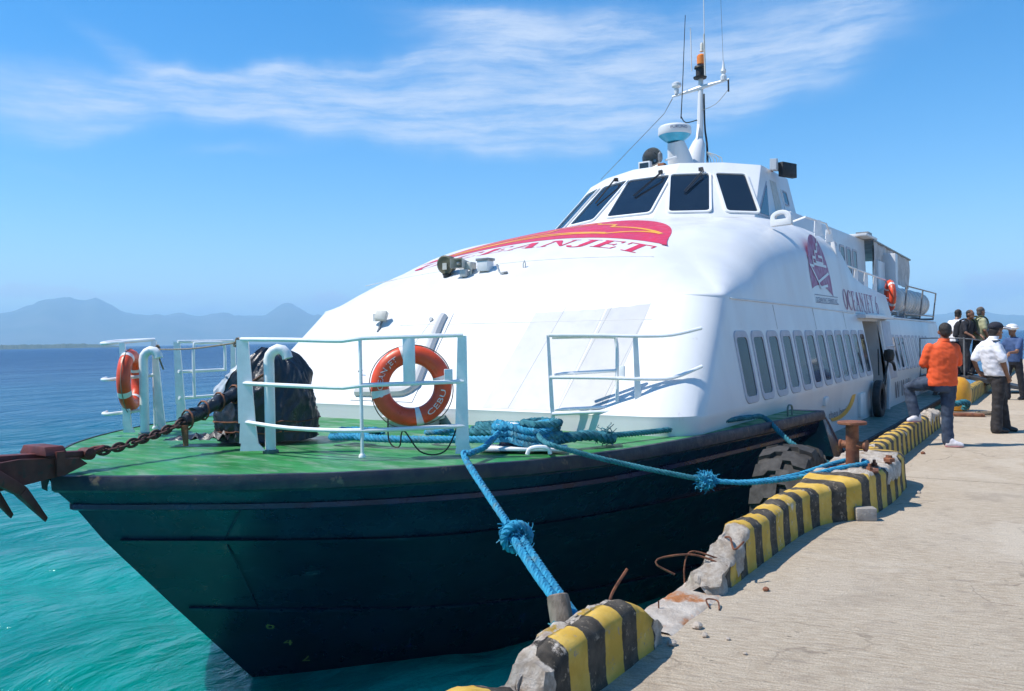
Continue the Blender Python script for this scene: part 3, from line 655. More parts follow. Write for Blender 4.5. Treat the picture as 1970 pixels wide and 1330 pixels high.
# plating seams on the front face
for dx, z0, z1, dx2 in [(1.45, .88, 1.98, 1.50), (2.05, .88, 1.98, 2.10), (2.50, .88, 1.75, 2.55), (-.4, 1.98, .88, -.5)]:
    fb(MB().tube([front(dx + (dx2 - dx) * t, z0 + (z1 - z0) * t, .001) for t in [i / 6 for i in range(7)]], .004, 4), 'plate_seam', M['panel'])
fb(MB().tube([front(-.9 + 3.55 * t, 1.80 - .02 * t, .001) for t in [i / 10 for i in range(11)]], .004, 4), 'plate_seam', M['panel'])
fb(MB().tube([dome(-2.4 + 4.6 * t, 9.02 + .12 * t, .001) for t in [i / 16 for i in range(17)]], .004, 4), 'plate_seam', M['panel'])
# slightly greyer panels on the port half of the front
for d0, d1, pm_ in [(1.12, 2.03, 'patch'), (2.05, 2.56, 'patch2'), (-.45, .30, 'patch')][:2]:
    mb = MB(); mb.grid(lambda i, j: front(d0 + (d1 - d0) * j / 8, .87 + 1.10 * i / 6, .0022), 7, 9)
    fb(mb, 'greyer_panel', M[pm_], smooth=True)
# vertical plate seams on the port side
for y in (10.3, 12.2, 14.1):
    fb(MB().tube([side(y, z, .001) for z in np.linspace(1.66, 1.96, 4)], .003, 4), 'plate_seam', M['panel'])
# cabin roof aft of the dome, with plating panel that sweeps down aft on each side
rf_ = MB().grid(lambda i, j: V((CX + (-1 + 2 * j / 8) * 3.02, 14.4 + (YE - 14.4) * i / 20, topside(14.4 + (YE - 14.4) * i / 20) - .004 + .05 * (1 - (-1 + 2 * j / 8) ** 2))), 21, 9)
fb(rf_, 'cabin_roof', M['white'], ang=60)
fb(MB().tube([V((XC + 3.26, y, topside(y) + .01)) for y in np.linspace(18.5, YE, 12)], .022, 6), 'roof_edge', M['white'])
def pside(y, z): return XC + 3.25 - .15 * (z - 1.92)
for sg in (1, -1):
    poly = [(14.45, topside(14.45)), (18.62, topside(18.6)), (18.5, 2.15), (18.34, 2.35), (17.3, 2.41), (16.2, 2.48), (15.5, 2.58), (14.75, 2.98), (14.45, 3.12)]
    lp = [V((CX + sg * (pside(y, z) - CX), y, z)) for y, z in poly]
    fb(MB().prism(lp, (-sg * .07, 0, 0)), 'side_fairing', M['white'], bev=.012)

# door recess, sliding door
rc = MB(); x0 = XC + 3.40; d = .75; ya, yb = DOOR
rc.add([V((XC + hwz(.81) - .0, ya, .02)), V((XC + hwz(.81), yb, .02)), V((x0 - d, yb, .02)), V((x0 - d, ya, .02)), V((XC + hwz(1.8), ya, 1.80)), V((XC + hwz(1.8), yb, 1.80)), V((x0 - d, yb, 1.80)), V((x0 - d, ya, 1.80))],
       [(0, 1, 2, 3), (4, 5, 6, 7), (1, 2, 6, 5), (0, 3, 7, 4), (2, 3, 7, 6)])
fb(rc, 'doorway', M['panel'], smooth=False)
door = fb(MB().prism([side(16.98, .70, .03), side(17.78, .70, .03), side(17.78, 1.80, .03), side(16.98, 1.80, .03)], (.03, 0, .005)), 'sliding_door', M['grey_frame'], bev=.006)
fb(MB().tube([side(16.98, 1.32, .065), side(17.78, 1.32, .065)], .008, 5), 'door_bar', M['rail'], door)
fb(MB().box(side(16.5, 1.87, .06), (.16, 2.7, .07)), 'door_rail', M['white'], bev=.01)
fb(MB().prism([side(15.38, 0.03, .02), side(15.46, .03, .02), side(15.46, .74, .02), side(15.38, .74, .02)], (.03, 0, 0)), 'door_post', M['white'])
fb(MB().tube([side(16.88, .05, .03), side(16.88, .7, .05), side(16.88, 1.8, .03)], .035, 6), 'door_post', M['white'])

# ---------------- windows
def rrect(w_, h_, r, n=5):
    o = []
    for cxs, cys, a0 in ((w_ / 2 - r, h_ / 2 - r, 0), (-w_ / 2 + r, h_ / 2 - r, 90), (-w_ / 2 + r, -h_ / 2 + r, 180), (w_ / 2 - r, -h_ / 2 + r, 270)):
        for i in range(n + 1):
            a = RAD(a0 + 90 * i / n); o.append((cxs + r * math.cos(a), cys + r * math.sin(a)))
    return o
def window(par, c, eu, ev, w_, h_, fr=.05, r=.07, frt=None, proud=.010, shear=0.0, mg=None, mf=None, pos=None):
    eu = V(eu).normalized(); ev = V(ev).normalized(); nn = eu.cross(ev).normalized(); c = V(c); frt = frt or fr
    def P(a, b, o): return c + eu * (a + shear * b) + ev * b + nn * o
    A_ = rrect(w_, h_, r); B_ = rrect(w_ - 2 * fr, h_ - 2 * frt, max(.012, r - fr * .55)); n = len(A_)
    mb = MB(); vs = [P(a, b, 0) for a, b in A_] + [P(a * .985, b * .985, proud) for a, b in A_] + [P(a, b, proud) for a, b in B_] + [P(a * .99, b * .99, -.008) for a, b in B_]
    mb.add(vs, [(k * n + i, k * n + (i + 1) % n, (k + 1) * n + (i + 1) % n, (k + 1) * n + i) for k in range(3) for i in range(n)])
    f = fb(mb, 'window', mf or M['grey_frame'], par, ang=40)
    g = MB().add([P(a, b, .003) for a, b in B_], [tuple(range(n))]); fb(g, 'pane', mg or M['glass_cab'], f, smooth=False, fix=False)
    return f
ev_side = (side(10, 1.6) - side(10, .9)).normalized()
w0 = window(cabin, side(8.87, 1.25), (0, 1, 0), ev_side, .46, .80, fr=.055, r=.09, frt=.075)
for i in range(1, 12): shift(w0, (0, .571 * i, 0), cabin)
w1 = window(cabin, side(18.13, 1.18), (0, 1, 0), ev_side, .36, .74, fr=.045, r=.07, frt=.06)
for i in range(1, 17): shift(w1, (0, .505 * i, -.012 * i * .5), cabin)

# oblong fairlead block on the port shoulder
_o = [(-.16, -.12), (.16, -.12)] + [(.16 * math.cos(RAD(a)), .10 * math.sin(RAD(a))) for a in range(0, 181, 20)]; _i = [(-.085, -.03), (.085, -.03)] + [(.09 * math.cos(RAD(a)), .045 * math.sin(RAD(a))) for a in range(0, 181, 20)]
_n = len(_o); _c = V((XC + 2.90, 11.95, 3.27)); _pt = lambda p, o: _c + V((p[0], o - .25 * p[0], p[1]))
fb(MB().add([_pt(p, 0) for p in _o] + [_pt(p, 0) for p in _i] + [_pt(p, .10) for p in _i] + [_pt(p, .10) for p in _o], [(k * _n + i, k * _n + (i + 1) % _n, ((k + 1) % 4) * _n + (i + 1) % _n, ((k + 1) % 4) * _n + i) for k in range(4) for i in range(_n)]), 'fairlead_block', M['white'], bev=.008)
# ---------------- wheelhouse (enlarged about the camera by its own factor)
CAM_SCALE, CAM_DZ = 1.08, -.128
wb = [(2.02, 16.6), (2.02, 13.5), (1.36, 12.98), (.52, 12.62)]; wt = [(1.74, 16.55), (1.74, 14.88), (1.18, 14.5), (.46, 14.24)]
Zb, Zt = 3.36, 4.64
def full(h): return h + [(-a, b) for a, b in h[::-1]]
B_ = [V((XC + a, b, Zb)) for a, b in full(wb)]; T_ = [V((XC + a, b, Zt + .11 * (1 - (a / 1.74) ** 2))) for a, b in full(wt)]
nb = len(B_); mb = MB(); mb.add(B_ + T_, [(i, (i + 1) % nb, nb + (i + 1) % nb, nb + i) for i in range(nb)] + [tuple(range(nb - 1, -1, -1))])
rc_ = V((XC, 15.7, Zt + .16)); k0 = len(mb.v); mb.add(T_ + [rc_], [(i, (i + 1) % nb, nb) for i in range(nb)])
wheel = fb(mb, 'wheelhouse', M['white'], ang=12, bev=.012)
def facet(i):   # front facets 1..5 of the outline, seen from ahead with u to the viewer's right
    a, b = B_[i + 1], B_[i]; c, d_ = T_[i + 1], T_[i]; return a, b, c, d_
for (i, u0, u1) in [(1, .09, .91), (2, .05, .95), (3, .04, .96), (4, .05, .95), (5, .10, .88)]:
    a, b, c, d_ = facet(i); v0, v1 = .22, .82
    q_ = lambda u, v: a * (1 - u) * (1 - v) + b * u * (1 - v) + c * (1 - u) * v + d_ * u * v
    cc = q_((u0 + u1) / 2, (v0 + v1) / 2); eu = q_(u1, .55) - q_(u0, .55); ev = q_((u0 + u1) / 2, v1) - q_((u0 + u1) / 2, v0)
    wv_, hv_ = eu.length, ev.length; eu.normalize(); ev = (ev - eu * ev.dot(eu)); ev.normalize()
    nn = eu.cross(ev)
    wf = window(wheel, cc + nn * .004, eu, ev, wv_, hv_, fr=.042, r=.085, mg=M['glass'], mf=M['white_dirty'], proud=.026)
    if i in (2, 3, 4):   # wipers
        tp = cc + ev * hv_ * .52 + eu * wv_ * (.25 if i == 2 else -.05 if i == 4 else .22) + nn * .04
        for sgn in (0, 1):
            arm = [tp + eu * .03 * sgn + nn * .05 + ev * .03, tp + eu * (.02 + .03 * sgn) - ev * .1 + nn * .05, cc + eu * wv_ * (-.12 + .04 * sgn) + nn * .035 + ev * hv_ * (-.02 * sgn)]
            fb(MB().tube(arm, .009, 5), 'wiper', M['black'], wheel)
        fb(MB().box(tp + nn * .01 + ev * .03, (.07, .05, .06)), 'wiper_motor', M['black'], wheel)
# off-white band round the foot of the front
mb = MB()
for i in range(1, 6):
    a, b, c, d_ = facet(i); nn = (b - a).cross(c - a).normalized() * .004
    mb.add([a.lerp(c, .07) + nn, b.lerp(d_, .07) + nn, b.lerp(d_, .15) + nn, a.lerp(c, .15) + nn], [(0, 1, 2, 3)])
fb(mb, 'foot_band', M['panel'], wheel, smooth=False)
# port side: triangular quarter light, recessed side door with its window
sw = lambda y, z, o=0: V((XC + 2.02 - (z - Zb) / (Zt - Zb) * .28 + o, y, z))
tri = [sw(13.92, 3.62, .012), sw(14.55, 3.62, .012), sw(14.95, 4.36, .012)]
tw = fb(MB().prism(tri, (-.03, 0, 0)), 'window', M['grey_frame'], wheel, bev=.006)
cen = sum(tri, V((0, 0, 0))) / 3; fb(MB().add([p.lerp(cen, .17) + V((.006, 0, 0)) for p in tri], [(0, 1, 2)]), 'pane', M['glass'], tw, smooth=False, fix=False)
dr_ = fb(MB().prism([sw(15.06, 3.42, .01), sw(15.55, 3.42, .01), sw(15.55, 4.42, .01), sw(15.2, 4.42, .01)], (-.05, 0, 0)), 'side_door', M['cream'], wheel, bev=.008)
window(wheel, sw(16.0, 4.18, .006), (0, 1, 0), sw(16, 4.3) - sw(16, 4.0), .34, .30, fr=.03, r=.05, mg=M['glass'])
fb(MB().tube([sw(15.62, 3.42, .05), sw(15.62, 4.3, .05)], .014, 6), 'grab_bar', M['rail'], wheel)
fb(MB().prism([V((XC + 1.72, 16.55, 4.6)), V((XC + 1.72, 17.2, 3.8)), V((XC + 2.0, 17.2, 3.78)), V((XC + 2.0, 16.58, 3.4))], (-3.6, 0, 0)), 'aft_slope', M['white'], wheel, smooth=False)
# black speaker/light board on the port roof edge
bb_ = fb(MB().box((XC + 2.02, 15.55, 4.74), (.10, .42, .26), Matrix.Rotation(RAD(-20), 3, 'Z')), 'signal_board', M['black'], wheel, bev=.006); bb_.location.z -= .13
fb(MB().tube([(XC + 1.68, 15.5, 4.62), (XC + 1.98, 15.5, 4.70)], .025, 6), 'board_bracket', M['rust'], wheel)
fb(MB().prism([(XC + 1.80, 15.18, 4.6), (XC + 1.80, 15.40, 4.6), (XC + 1.80, 15.30, 4.82), (XC + 1.80, 15.20, 4.80)], (.10, .05, 0)), 'board_bracket', M['white_dirty'], wheel)
# fairlead ring on the shoulder
CAM_SCALE, CAM_DZ = 1.12, -.192


# ---------------- upper deckhouse, rails, canopy
CAM_SCALE, CAM_DZ = 1.08, -.128; YE = 26.2
def hx(z): return 2.34 - (z - 1.9) * .04
dh = MB(); prof = [(14.85, 1.86), (21.1, 1.83), (21.1, 3.80), (14.85, 3.76)]
lp = [V((XC + hx(z), y, z)) for y, z in prof]; lp2 = [V((XC - hx(z), y, z)) for y, z in prof]
dh.add(lp + lp2, [(0, 1, 2, 3), (7, 6, 5, 4), (0, 4, 5, 1), (1, 5, 6, 2), (2, 6, 7, 3), (3, 7, 4, 0)]); house = fb(dh, 'deckhouse', M['white'], bev=.02)
for i in range(4):
    y = 18.05 + .62 * i; window(house, V((XC + hx(3.03) + .004, y, 3.03)), (0, 1, 0), (-.04, 0, 1), .44, .92, fr=.05, r=.06, shear=-.22 if i == 0 else -.05, mg=M['glass_cab'])
fb(MB().box((XC, 21.05, 3.86), (4.9, 1.3, .06)), 'roof_overhang', M['white_dirty'], house, bev=.01)
fb(MB().box((XC + 2.2, 21.4, 3.95), (.28, .45, .12)), 'roof_lamp', M['steel'], house)
fb(MB().box((XC + 2.42, 22.05, 2.62), (.12, .85, 1.45)), 'deck_locker', M['white_dirty'], bev=.02)
fb(MB().box((XC + 2.55, 22.75, 2.9), (.32, .30, 1.35)), 'vent_trunk', M['white'], bev=.03)
# awning: frame + canvas valance
for y in (21.7, 23.4, 25.0, 26.5):
    for sg in (1, -1): fb(MB().tube([(XC + sg * 2.35, y, 1.9), (XC + sg * 2.35, y, 3.72)], .022, 6), 'awning_post', M['steel'])
fb(MB().grid(lambda i, j: V((XC + (-1 + 2 * j / 10) * 2.42, 21.2 + 5.5 * i / 16, 3.80 - .10 * i / 16 + .06 * (1 - (-1 + 2 * j / 10) ** 2) - .02 * abs(math.sin(i * .8)))), 17, 11), 'awning', M['canvas'], ang=60)
fb(MB().grid(lambda i, j: V((XC + 2.43 + .02 * math.sin(i * 1.3 + j), 21.3 + 5.3 * i / 24, (3.79 - .10 * i / 24) - j / 5 * (.85 * (.35 + .65 * min(1, abs(i - 3) / 14.0 + .1)) if i > 2 else .95))), 25, 6), 'awning_valance', M['canvas'], ang=60)
for z in (3.80,): fb(MB().tube([(XC + 2.44, 21.2, z), (XC + 2.44, 26.7, z - .10)], .03, 6), 'awning_rail', M['steel'])
def railing(name, paths, posts, r=.018, rp=None, wide=None, m=None):
    """rails as one part, each post a sub-part"""
    ro = fb(MB().tube(paths[0], r, 8), 'railing', m or M['rail'])
    for p_ in paths[1:]: fb(MB().tube(p_, r, 8), 'rail', m or M['rail'], ro)
    for (a, b, w_) in posts:
        a, b = V(a), V(b); mb = MB()
        if w_ > .03:     # flat tapered stanchion with a flared foot
            t = V((RH.x, RH.y, 0)) * (w_ / 2); d_ = V((F0.x, F0.y, 0)) * .012
            for s0, s1, z0, z1 in [(1.9, 1.15, 0, .07), (1.15, .95, .07, .25), (.95, .55, .25, 1.0)]:
                p0 = a.lerp(b, z0); p1 = a.lerp(b, z1)
                mb.hexa([p0 - t * (1 if s0 < 1.3 else .95) - d_, p0 + t * s0 - d_, p0 + t * s0 + d_, p0 - t + d_, p1 - t * .8 - d_, p1 + t * s1 - d_, p1 + t * s1 + d_, p1 - t * .8 + d_])
        else:
            mb.tube([a, b], w_, 7); mb.lathe([(w_ * 2.0, 0), (w_ * 2.0, .012), (w_ * 1.3, .03)], a, (0, 0, 1), 8)
        fb(mb, 'post', m or M['rail'], ro, ang=40)
    return ro
# port walkway rail beside the deckhouse
CAM_SCALE, CAM_DZ = 1.12, -.192
zt = lambda y: 2.80 - .02 * (y - 15.3)
railing('railing', [[(XC + 3.02, y, zt(y)) for y in np.linspace(15.3, 19.3, 8)]],
        [((XC + 3.0, y, 2.42 if y < 17.5 else 2.35), (XC + 3.02, y, zt(y)), .09) for y in (16.4, 17.3, 18.2)], r=.018)
railing('railing', [[(XC + 2.45, 14.0, 3.44), (XC + 2.9, 13.3, 3.42), (XC + 3.0, 14.2, 3.40), (XC + 3.0, 15.2, 2.86)]],
        [((XC + 2.98, 13.75, 3.16), (XC + 2.98, 13.75, 3.41), .13), ((XC + 2.99, 14.45, 3.12), (XC + 2.99, 14.45, 3.33), .13)], r=.016)
railing('railing', [[(XC + 3.05, 18.7, 2.34), (XC + 3.05, 20.6, 2.32)], [(XC + 3.05, 18.7, 2.08), (XC + 3.05, 20.6, 2.06)]], [((XC + 3.05, y, 1.88), (XC + 3.05, y, 2.34), .016) for y in (18.75, 19.7, 20.6)], r=.014)
# life raft cradle
cr = MB()
for y in (20.3, 22.7, 25.1):
    cr.tube([(XC + 3.22, y, 1.9), (XC + 3.30, y, 2.62)], .02, 5); cr.tube([(XC + 2.5, y, 1.93), (XC + 3.24, y, 1.92)], .03, 5)
cr.tube([(XC + 3.3, 20.3, 2.62), (XC + 3.3, 25.1, 2.62)], .018, 5); cr.tube([(XC + 3.24, 20.3, 2.0), (XC + 3.24, 25.1, 2.0)], .018, 5)
fb(cr, 'raft_cradle', M['steel'])

# ---------------- mast and gear on the wheelhouse roof
CAM_SCALE, CAM_DZ = 1.08, -.128
mast = fb(MB().tube([(XC, 15.85, 4.66), (XC, 16.12, 5.2), (XC, 16.36, 5.55), (XC, 16.42, 5.68)], [.27, .20, .13, .07], 14), 'mast', M['white'])
fb(MB().tube([(XC, 16.42, 5.55), (XC, 16.55, 6.95)], [.075, .05], 10), 'mast_pole', M['white'], mast)
fb(MB().prism([(XC - .02, 16.33, 5.45), (XC - .02, 16.2, 5.5), (XC - .02, 16.36, 5.95)], (.04, 0, 0)), 'mast_bracket', M['white'], mast)
arm = fb(MB().tube([(XC - .62, 16.5, 6.66), (XC, 16.5, 6.74), (XC + .62, 16.5, 6.80)], [.022, .05, .02], 8), 'crossarm', M['white'], mast)
fb(MB().lathe([(.045, 0), (.05, .10), (.035, .12), (.10, .16), (.10, .22), (.05, .25)], (XC - .52, 16.5, 6.70), n=14), 'gps_antenna', M['white'], mast)
fb(MB().lathe([(.13, 0), (.14, .03), (.085, .04), (.085, .20), (.12, .21), (.11, .25)], (XC, 16.5, 6.93), n=14), 'masthead_light', M['black'], mast)
fb(MB().lathe([(.085, 0), (.092, .05), (.088, .17), (.06, .20)], (XC + .03, 16.5, 7.22), n=14), 'amber_beacon', M['amber'], mast)
fb(MB().lathe([(.05, 0), (.035, .05), (.04, .14), (.02, .18)], (XC + .05, 16.5, 7.48), n=10), 'beacon_cap', M['cream'], mast)
for (x, z0, z1, r, m_) in [(-.02, 7.1, 7.98, .012, 'white'), (.13, 6.95, 9.6, .010, 'white'), (.13, 6.95, 7.8, .018, 'cream')]:
    fb(MB().tube([(XC + x - (.14 if x < 0 else 0), 16.45, z0), (XC + x - (.14 if x < 0 else 0) , 16.42, z1)], r, 5), 'whip_antenna', M[m_], mast)
fb(MB().tube([(XC - .40, 16.42, 6.15), (XC - .36, 16.42, 6.7), (XC - .24, 16.35, 8.25)], [.012, .010, .007], 5), 'whip_antenna', M['black'], mast)
fb(MB().tube(spline([(XC - .40, 16.42, 6.2), (XC - .30, 16.42, 6.05), (XC - .05, 16.42, 6.06)], 8), .012, 5), 'cable', M['black'], mast)
fb(MB().lathe([(.06, 0), (.065, .08), (.035, .12), (.06, .18), (.03, .26), (.012, .4)], (XC + .50, 16.5, 6.80), n=10), 'insulator', M['white'], mast)
fb(MB().tube([(XC + .50, 16.5, 7.1), (XC + .47, 16.42, 9.6)], .004, 4), 'wire_antenna', M['steel'], mast)
fb(MB().tube([(XC + .6, 16.5, 6.8), (XC + .6, 16.5, 6.55)], .018, 5), 'halyard_block', M['black'], mast)
fb(MB().tube(spline([(XC + .62, 16.5, 6.62), (XC + .35, 16.48, 6.35), (XC + .05, 16.45, 6.25)], 8), .006, 4), 'halyard', M['steel'], mast)
fb(MB().tube([(XC - .62, 16.5, 6.62), (XC - .68, 16.2, 6.25), (XC - 1.35, 14.6, 4.72)], [.012, .008, .006], 4), 'stay', M['steel'], mast)
for k in range(3):
    fb(MB().tube(spline([(XC + .065 + .012 * k, 16.5, 6.6), (XC + .075 + .012 * k, 16.5, 5.9), (XC + .15 + .015 * k, 16.4, 5.5), (XC + .20 + .02 * k, 16.25, 4.95 - .05 * k), (XC + .24 + .03 * k, 16.1, 4.7)], 14), .008, 5), 'cable', M['black'] if k else M['steel'], mast)
tb = MB(); rr_ = random.Random(5)
for k in range(5): tb.tube(spline([(XC + .18, 16.3, 5.35), (XC + .28 + .06 * k, 16.3, 5.15 + rr_.uniform(-.1, .05)), (XC + .24 + .03 * k, 16.25, 4.92), (XC + .18, 16.3, 5.2)], 10), .008, 4)
fb(tb, 'cable_bundle', M['cream'], mast)
rd = fb(MB().lathe([(.17, 0), (.26, .07), (.31, .12)], (XC - .10, 15.35, 5.42), n=28), 'radar_base', M['cyan'])
dm_ = fb(MB().lathe([(.31, 0), (.325, .03), (.32, .15), (.285, .185), (.16, .205), (.0, .21)], (XC - .10, 15.35, 5.54), n=28), 'radar_dome', M['white'])
fb(MB().tube([(XC - .06, 15.7, 4.70), (XC - .08, 15.5, 5.15), (XC - .10, 15.38, 5.44)], [.30, .23, .16], 12), 'radar_pedestal', M['white'])
hr = fb(MB().lathe([(.05, -.30), (.06, -.12), (.10, -.02), (.19, .10), (.20, .11), (.185, .105), (.09, -.03), (.03, -.10)], (XC - .40, 15.0, 5.06), (.15, -.98, .1), 22), 'horn', M['horn'])
fl = fb(MB().box((XC - .45, 14.72, 4.88), (.24, .12, .17)), 'floodlight', M['white'], bev=.01); fb(MB().box((XC - .45, 14.655, 4.88), (.18, .01, .11)), 'lens', M['glass'], fl)
fb(MB().box((XC - .16, 14.85, 4.84), (.14, .14, .16)), 'junction_box', M['rust'], bev=.02)
fb(MB().tube([(XC - .12, 14.9, 4.98), (XC + .1, 14.95, 5.03)], .02, 6), 'small_horn', M['white'])
fb(MB().lathe([(.02, 0), (.05, .06), (.045, .16), (.01, .2)], (XC - .2, 14.86, 4.95), n=10), 'small_lamp', M['steel'])

# ---------------- lettering and emblems
CAM_SCALE, CAM_DZ = 1.12, -.192
def text_mesh(s_, size, extr=0.0):
    cu = bpy.data.curves.new('t', 'FONT'); cu.body = s_; cu.size = size; cu.extrude = extr; cu.resolution_u = 3
    o = bpy.data.objects.new('t', cu); col.objects.link(o); dg = bpy.context.evaluated_depsgraph_get()
    me_ = bpy.data.meshes.new_from_object(o.evaluated_get(dg)); bpy.data.objects.remove(o)
    vs = [v_.co.copy() for v_ in me_.vertices]; fs = [tuple(p.vertices) for p in me_.polygons]; bpy.data.meshes.remove(me_)
    return vs, fs
def wrap_text(s_, size, fn, name, m, par, sx=1.0):
    vs, fs = text_mesh(s_, size); w_ = max(v_.x for v_ in vs) if vs else 1
    mb = MB().add([fn(v_.x / w_, v_.y / size) for v_ in vs], fs); return fb(mb, name, m, par, smooth=False, fix=False)
def arcq(cx_, cy_, rx0, ry0, rx1, ry1, a0, a1, n=18):
    o = []
    for i in range(n):
        t0, t1 = RAD(a0 + (a1 - a0) * i / n), RAD(a0 + (a1 - a0) * (i + 1) / n)
        o.append([(cx_ + rx0 * math.cos(t0), cy_ + ry0 * math.sin(t0)), (cx_ + rx1 * math.cos(t0), cy_ + ry1 * math.sin(t0)), (cx_ + rx1 * math.cos(t1), cy_ + ry1 * math.sin(t1)), (cx_ + rx0 * math.cos(t1), cy_ + ry0 * math.sin(t1))])
    return o
def rc4(x0_, y0_, x1_, y1_): return [(x0_, y0_), (x1_, y0_), (x1_, y1_), (x0_, y1_)]
def stroke(xa, xb, w_, y0_=0, y1_=1): return [(xa, y0_), (xa + w_, y0_), (xb + w_, y1_), (xb, y1_)]
SER = {'O': (.82, arcq(.41, .5, .41, .51, .22, .46, 0, 360, 28)),
       'C': (.76, arcq(.41, .5, .41, .51, .22, .46, 48, 312, 22) + [rc4(.62, .66, .68, .93), rc4(.66, .12, .70, .30)]),
       'E': (.70, [rc4(.10, .04, .29, .96), rc4(.02, 0, .64, .05), rc4(.02, .95, .62, 1), rc4(.29, .47, .50, .53), rc4(.50, .38, .54, .62), [(.58, .05), (.64, .05), (.68, .28), (.64, .28)], rc4(.56, .76, .62, .95)]),
       'A': (.84, [stroke(.08, .37, .07, .04, 1), stroke(.58, .33, .20, .04, 1), rc4(.22, .32, .60, .38), rc4(0, 0, .26, .05), rc4(.50, 0, .86, .05)]),
       'N': (.86, [rc4(.12, .04, .19, .96), rc4(.68, 0, .75, .96), [(.12, .96), (.34, .96), (.75, 0), (.68, 0)], rc4(.02, 0, .30, .05), rc4(.02, .95, .30, 1), rc4(.58, .95, .86, 1)]),
       'J': (.56, [rc4(.26, .10, .45, .96), rc4(.14, .95, .56, 1)] + arcq(.20, .08, .25, .26, .10, .18, 180, 360, 10)),
       'T': (.76, [rc4(.28, .04, .47, .96), rc4(.02, .93, .74, 1), rc4(.16, 0, .60, .05), rc4(.02, .70, .07, .95), rc4(.69, .70, .74, .95)]),
       '6': (.64, arcq(.33, .31, .31, .32, .15, .26, 0, 360, 22) + arcq(.52, .36, .50, .66, .32, .60, 95, 185, 10)),
       'W': (1.10, [stroke(.26, .06, .19, 0, .96), stroke(.28, .52, .07, 0, .96), stroke(.70, .48, .19, 0, .96), stroke(.76, .98, .07, 0, .96), rc4(-.02, .95, .36, 1), rc4(.40, .95, .70, 1), rc4(.86, .95, 1.10, 1)]),
       '.': (.30, [rc4(.06, 0, .22, .16)]),
       'o': (.64, arcq(.32, .34, .32, .35, .16, .30, 0, 360, 22)), 'c': (.58, arcq(.32, .34, .32, .35, .16, .30, 40, 320, 18)),
       'e': (.60, arcq(.32, .34, .32, .35, .16, .30, 0, 310, 18) + [rc4(.14, .31, .62, .37)]), 'a': (.62, arcq(.26, .20, .24, .21, .10, .15, 0, 360, 16) + [rc4(.38, 0, .53, .48)] + arcq(.30, .46, .23, .23, .13, .17, 0, 150, 8)),
       'n': (.66, [rc4(.08, 0, .24, .68), rc4(.46, 0, .60, .48)] + arcq(.35, .44, .25, .24, .12, .16, 0, 150, 8)), ' ': (.40, [])}
def serif(s_, fn, name, m, par=None, gap=.06, dens=1):
    tw_ = sum(SER[c_][0] + gap for c_ in s_) - gap; x = 0
    for c_ in s_:
        w_, polys = SER[c_]; mb = MB()
        for pl in polys:
            n = len(pl); mb.add([fn((x + a) / tw_, b) for a, b in pl], [tuple(range(n))])
        if polys: fb(mb, name, m, par, smooth=False, fix=True)
        x += w_ + gap
# front emblem: red arch with gold outline of a ship, ship name below it
def arch(u): return math.sqrt(max(0, 1 - abs(u) ** 2.0))
EW = 2.0
def emb(u, v): # u -1..1 across, v 0 bottom .. 1 top
    yb_ = 9.56 + .46 * (1 - u * u) ; yt_ = yb_ + .02 + 1.62 * arch(u)
    return (.2 + EW * u * (1 - .05 * v), yb_ + (yt_ - yb_) * v)
g_ = MB().grid(lambda i, j: dome(*emb(math.sin(math.pi / 2 * (-1 + 2 * i / 48)), j / 14), .004), 49, 15); ef = fb(g_, 'front_emblem', M['red'], ang=60, fix=True)
def eline(pts, name, m, r, par, fn, off):
    for a, b in zip(pts, pts[1:]):
        k = 10; P_ = [fn(a[0] + (b[0] - a[0]) * i / k, a[1] + (b[1] - a[1]) * i / k) for i in range(k + 1)]
        mb = MB(); L_ = []
        for i, p_ in enumerate(P_):
            t = V((P_[min(i + 1, k)][0] - P_[max(i - 1, 0)][0], P_[min(i + 1, k)][1] - P_[max(i - 1, 0)][1])).normalized(); o = V((-t.y, t.x)) * r
            L_.append((off(p_[0] + o.x, p_[1] + o.y), off(p_[0] - o.x, p_[1] - o.y)))
        mb.grid(lambda i, j: L_[i][j], k + 1, 2); fb(mb, name, m, par, smooth=False)
ship = [[(-.92, .30), (-.55, .42), (-.20, .40), (-.20, .62), (.0, .66), (.06, .80), (.14, .66), (.32, .60), (.34, .46), (.86, .50)], [(.86, .50), (.42, .16), (-.30, .18), (-.80, .16)], [(-.80, .18), (-.2, .26), (.40, .18)]]
for L_ in ship: eline(L_, 'emblem_line', M['gold'], .032, ef, emb, lambda a, b: dome(a, b, .008))
serif('OCEANJET', lambda u, v: dome(-1.72 + 3.72 * u + .10 * v, 9.20 + .28 * v + .42 * (1 - (2 * u - 1) ** 2) * (1 if True else 0) , .006), 'letter', M['red'])
# port side emblem
def sfn(u, v):  # u along Y, v up, on the flat dome side
    return (12.42 + 1.25 * u, 2.25 + .84 * v)
def son(y, z, o=.006): return V((XC + 3.25 - .15 * (z - topside(y)) + o, y, z))
def sarch(u): return max(0, 1 - ((.36 - u) / .38 if u < .36 else (u - .36) / .66) ** 2.2) ** .5
sg_ = MB().grid(lambda i, j: (lambda u, v: son(*sfn(u, (.13 * (1 - (2 * u - 1) ** 2) - .10 * u) + v * (sarch(u) * 1.0 - (.13 * (1 - (2 * u - 1) ** 2) - .10 * u))), .004))(i / 24, j / 10), 25, 11)
se = fb(sg_, 'side_emblem', M['plum'], ang=60)
for L_ in [[(.05, .42), (.24, .42), (.24, .58), (.38, .58), (.38, .70), (.50, .70), (.50, .84), (.58, .84), (.58, .96)], [(.38, .58), (.38, .50), (.72, .50), (.72, .62), (.52, .62)], [(.10, .40), (.34, .14), (.92, .34)], [(.34, .14), (.40, .04), (.78, .10)], [(.24, .46), (.86, .46)]]:
    eline(L_, 'emblem_line', M['white'], .020, se, sfn, lambda y, z: son(y, z, .010))
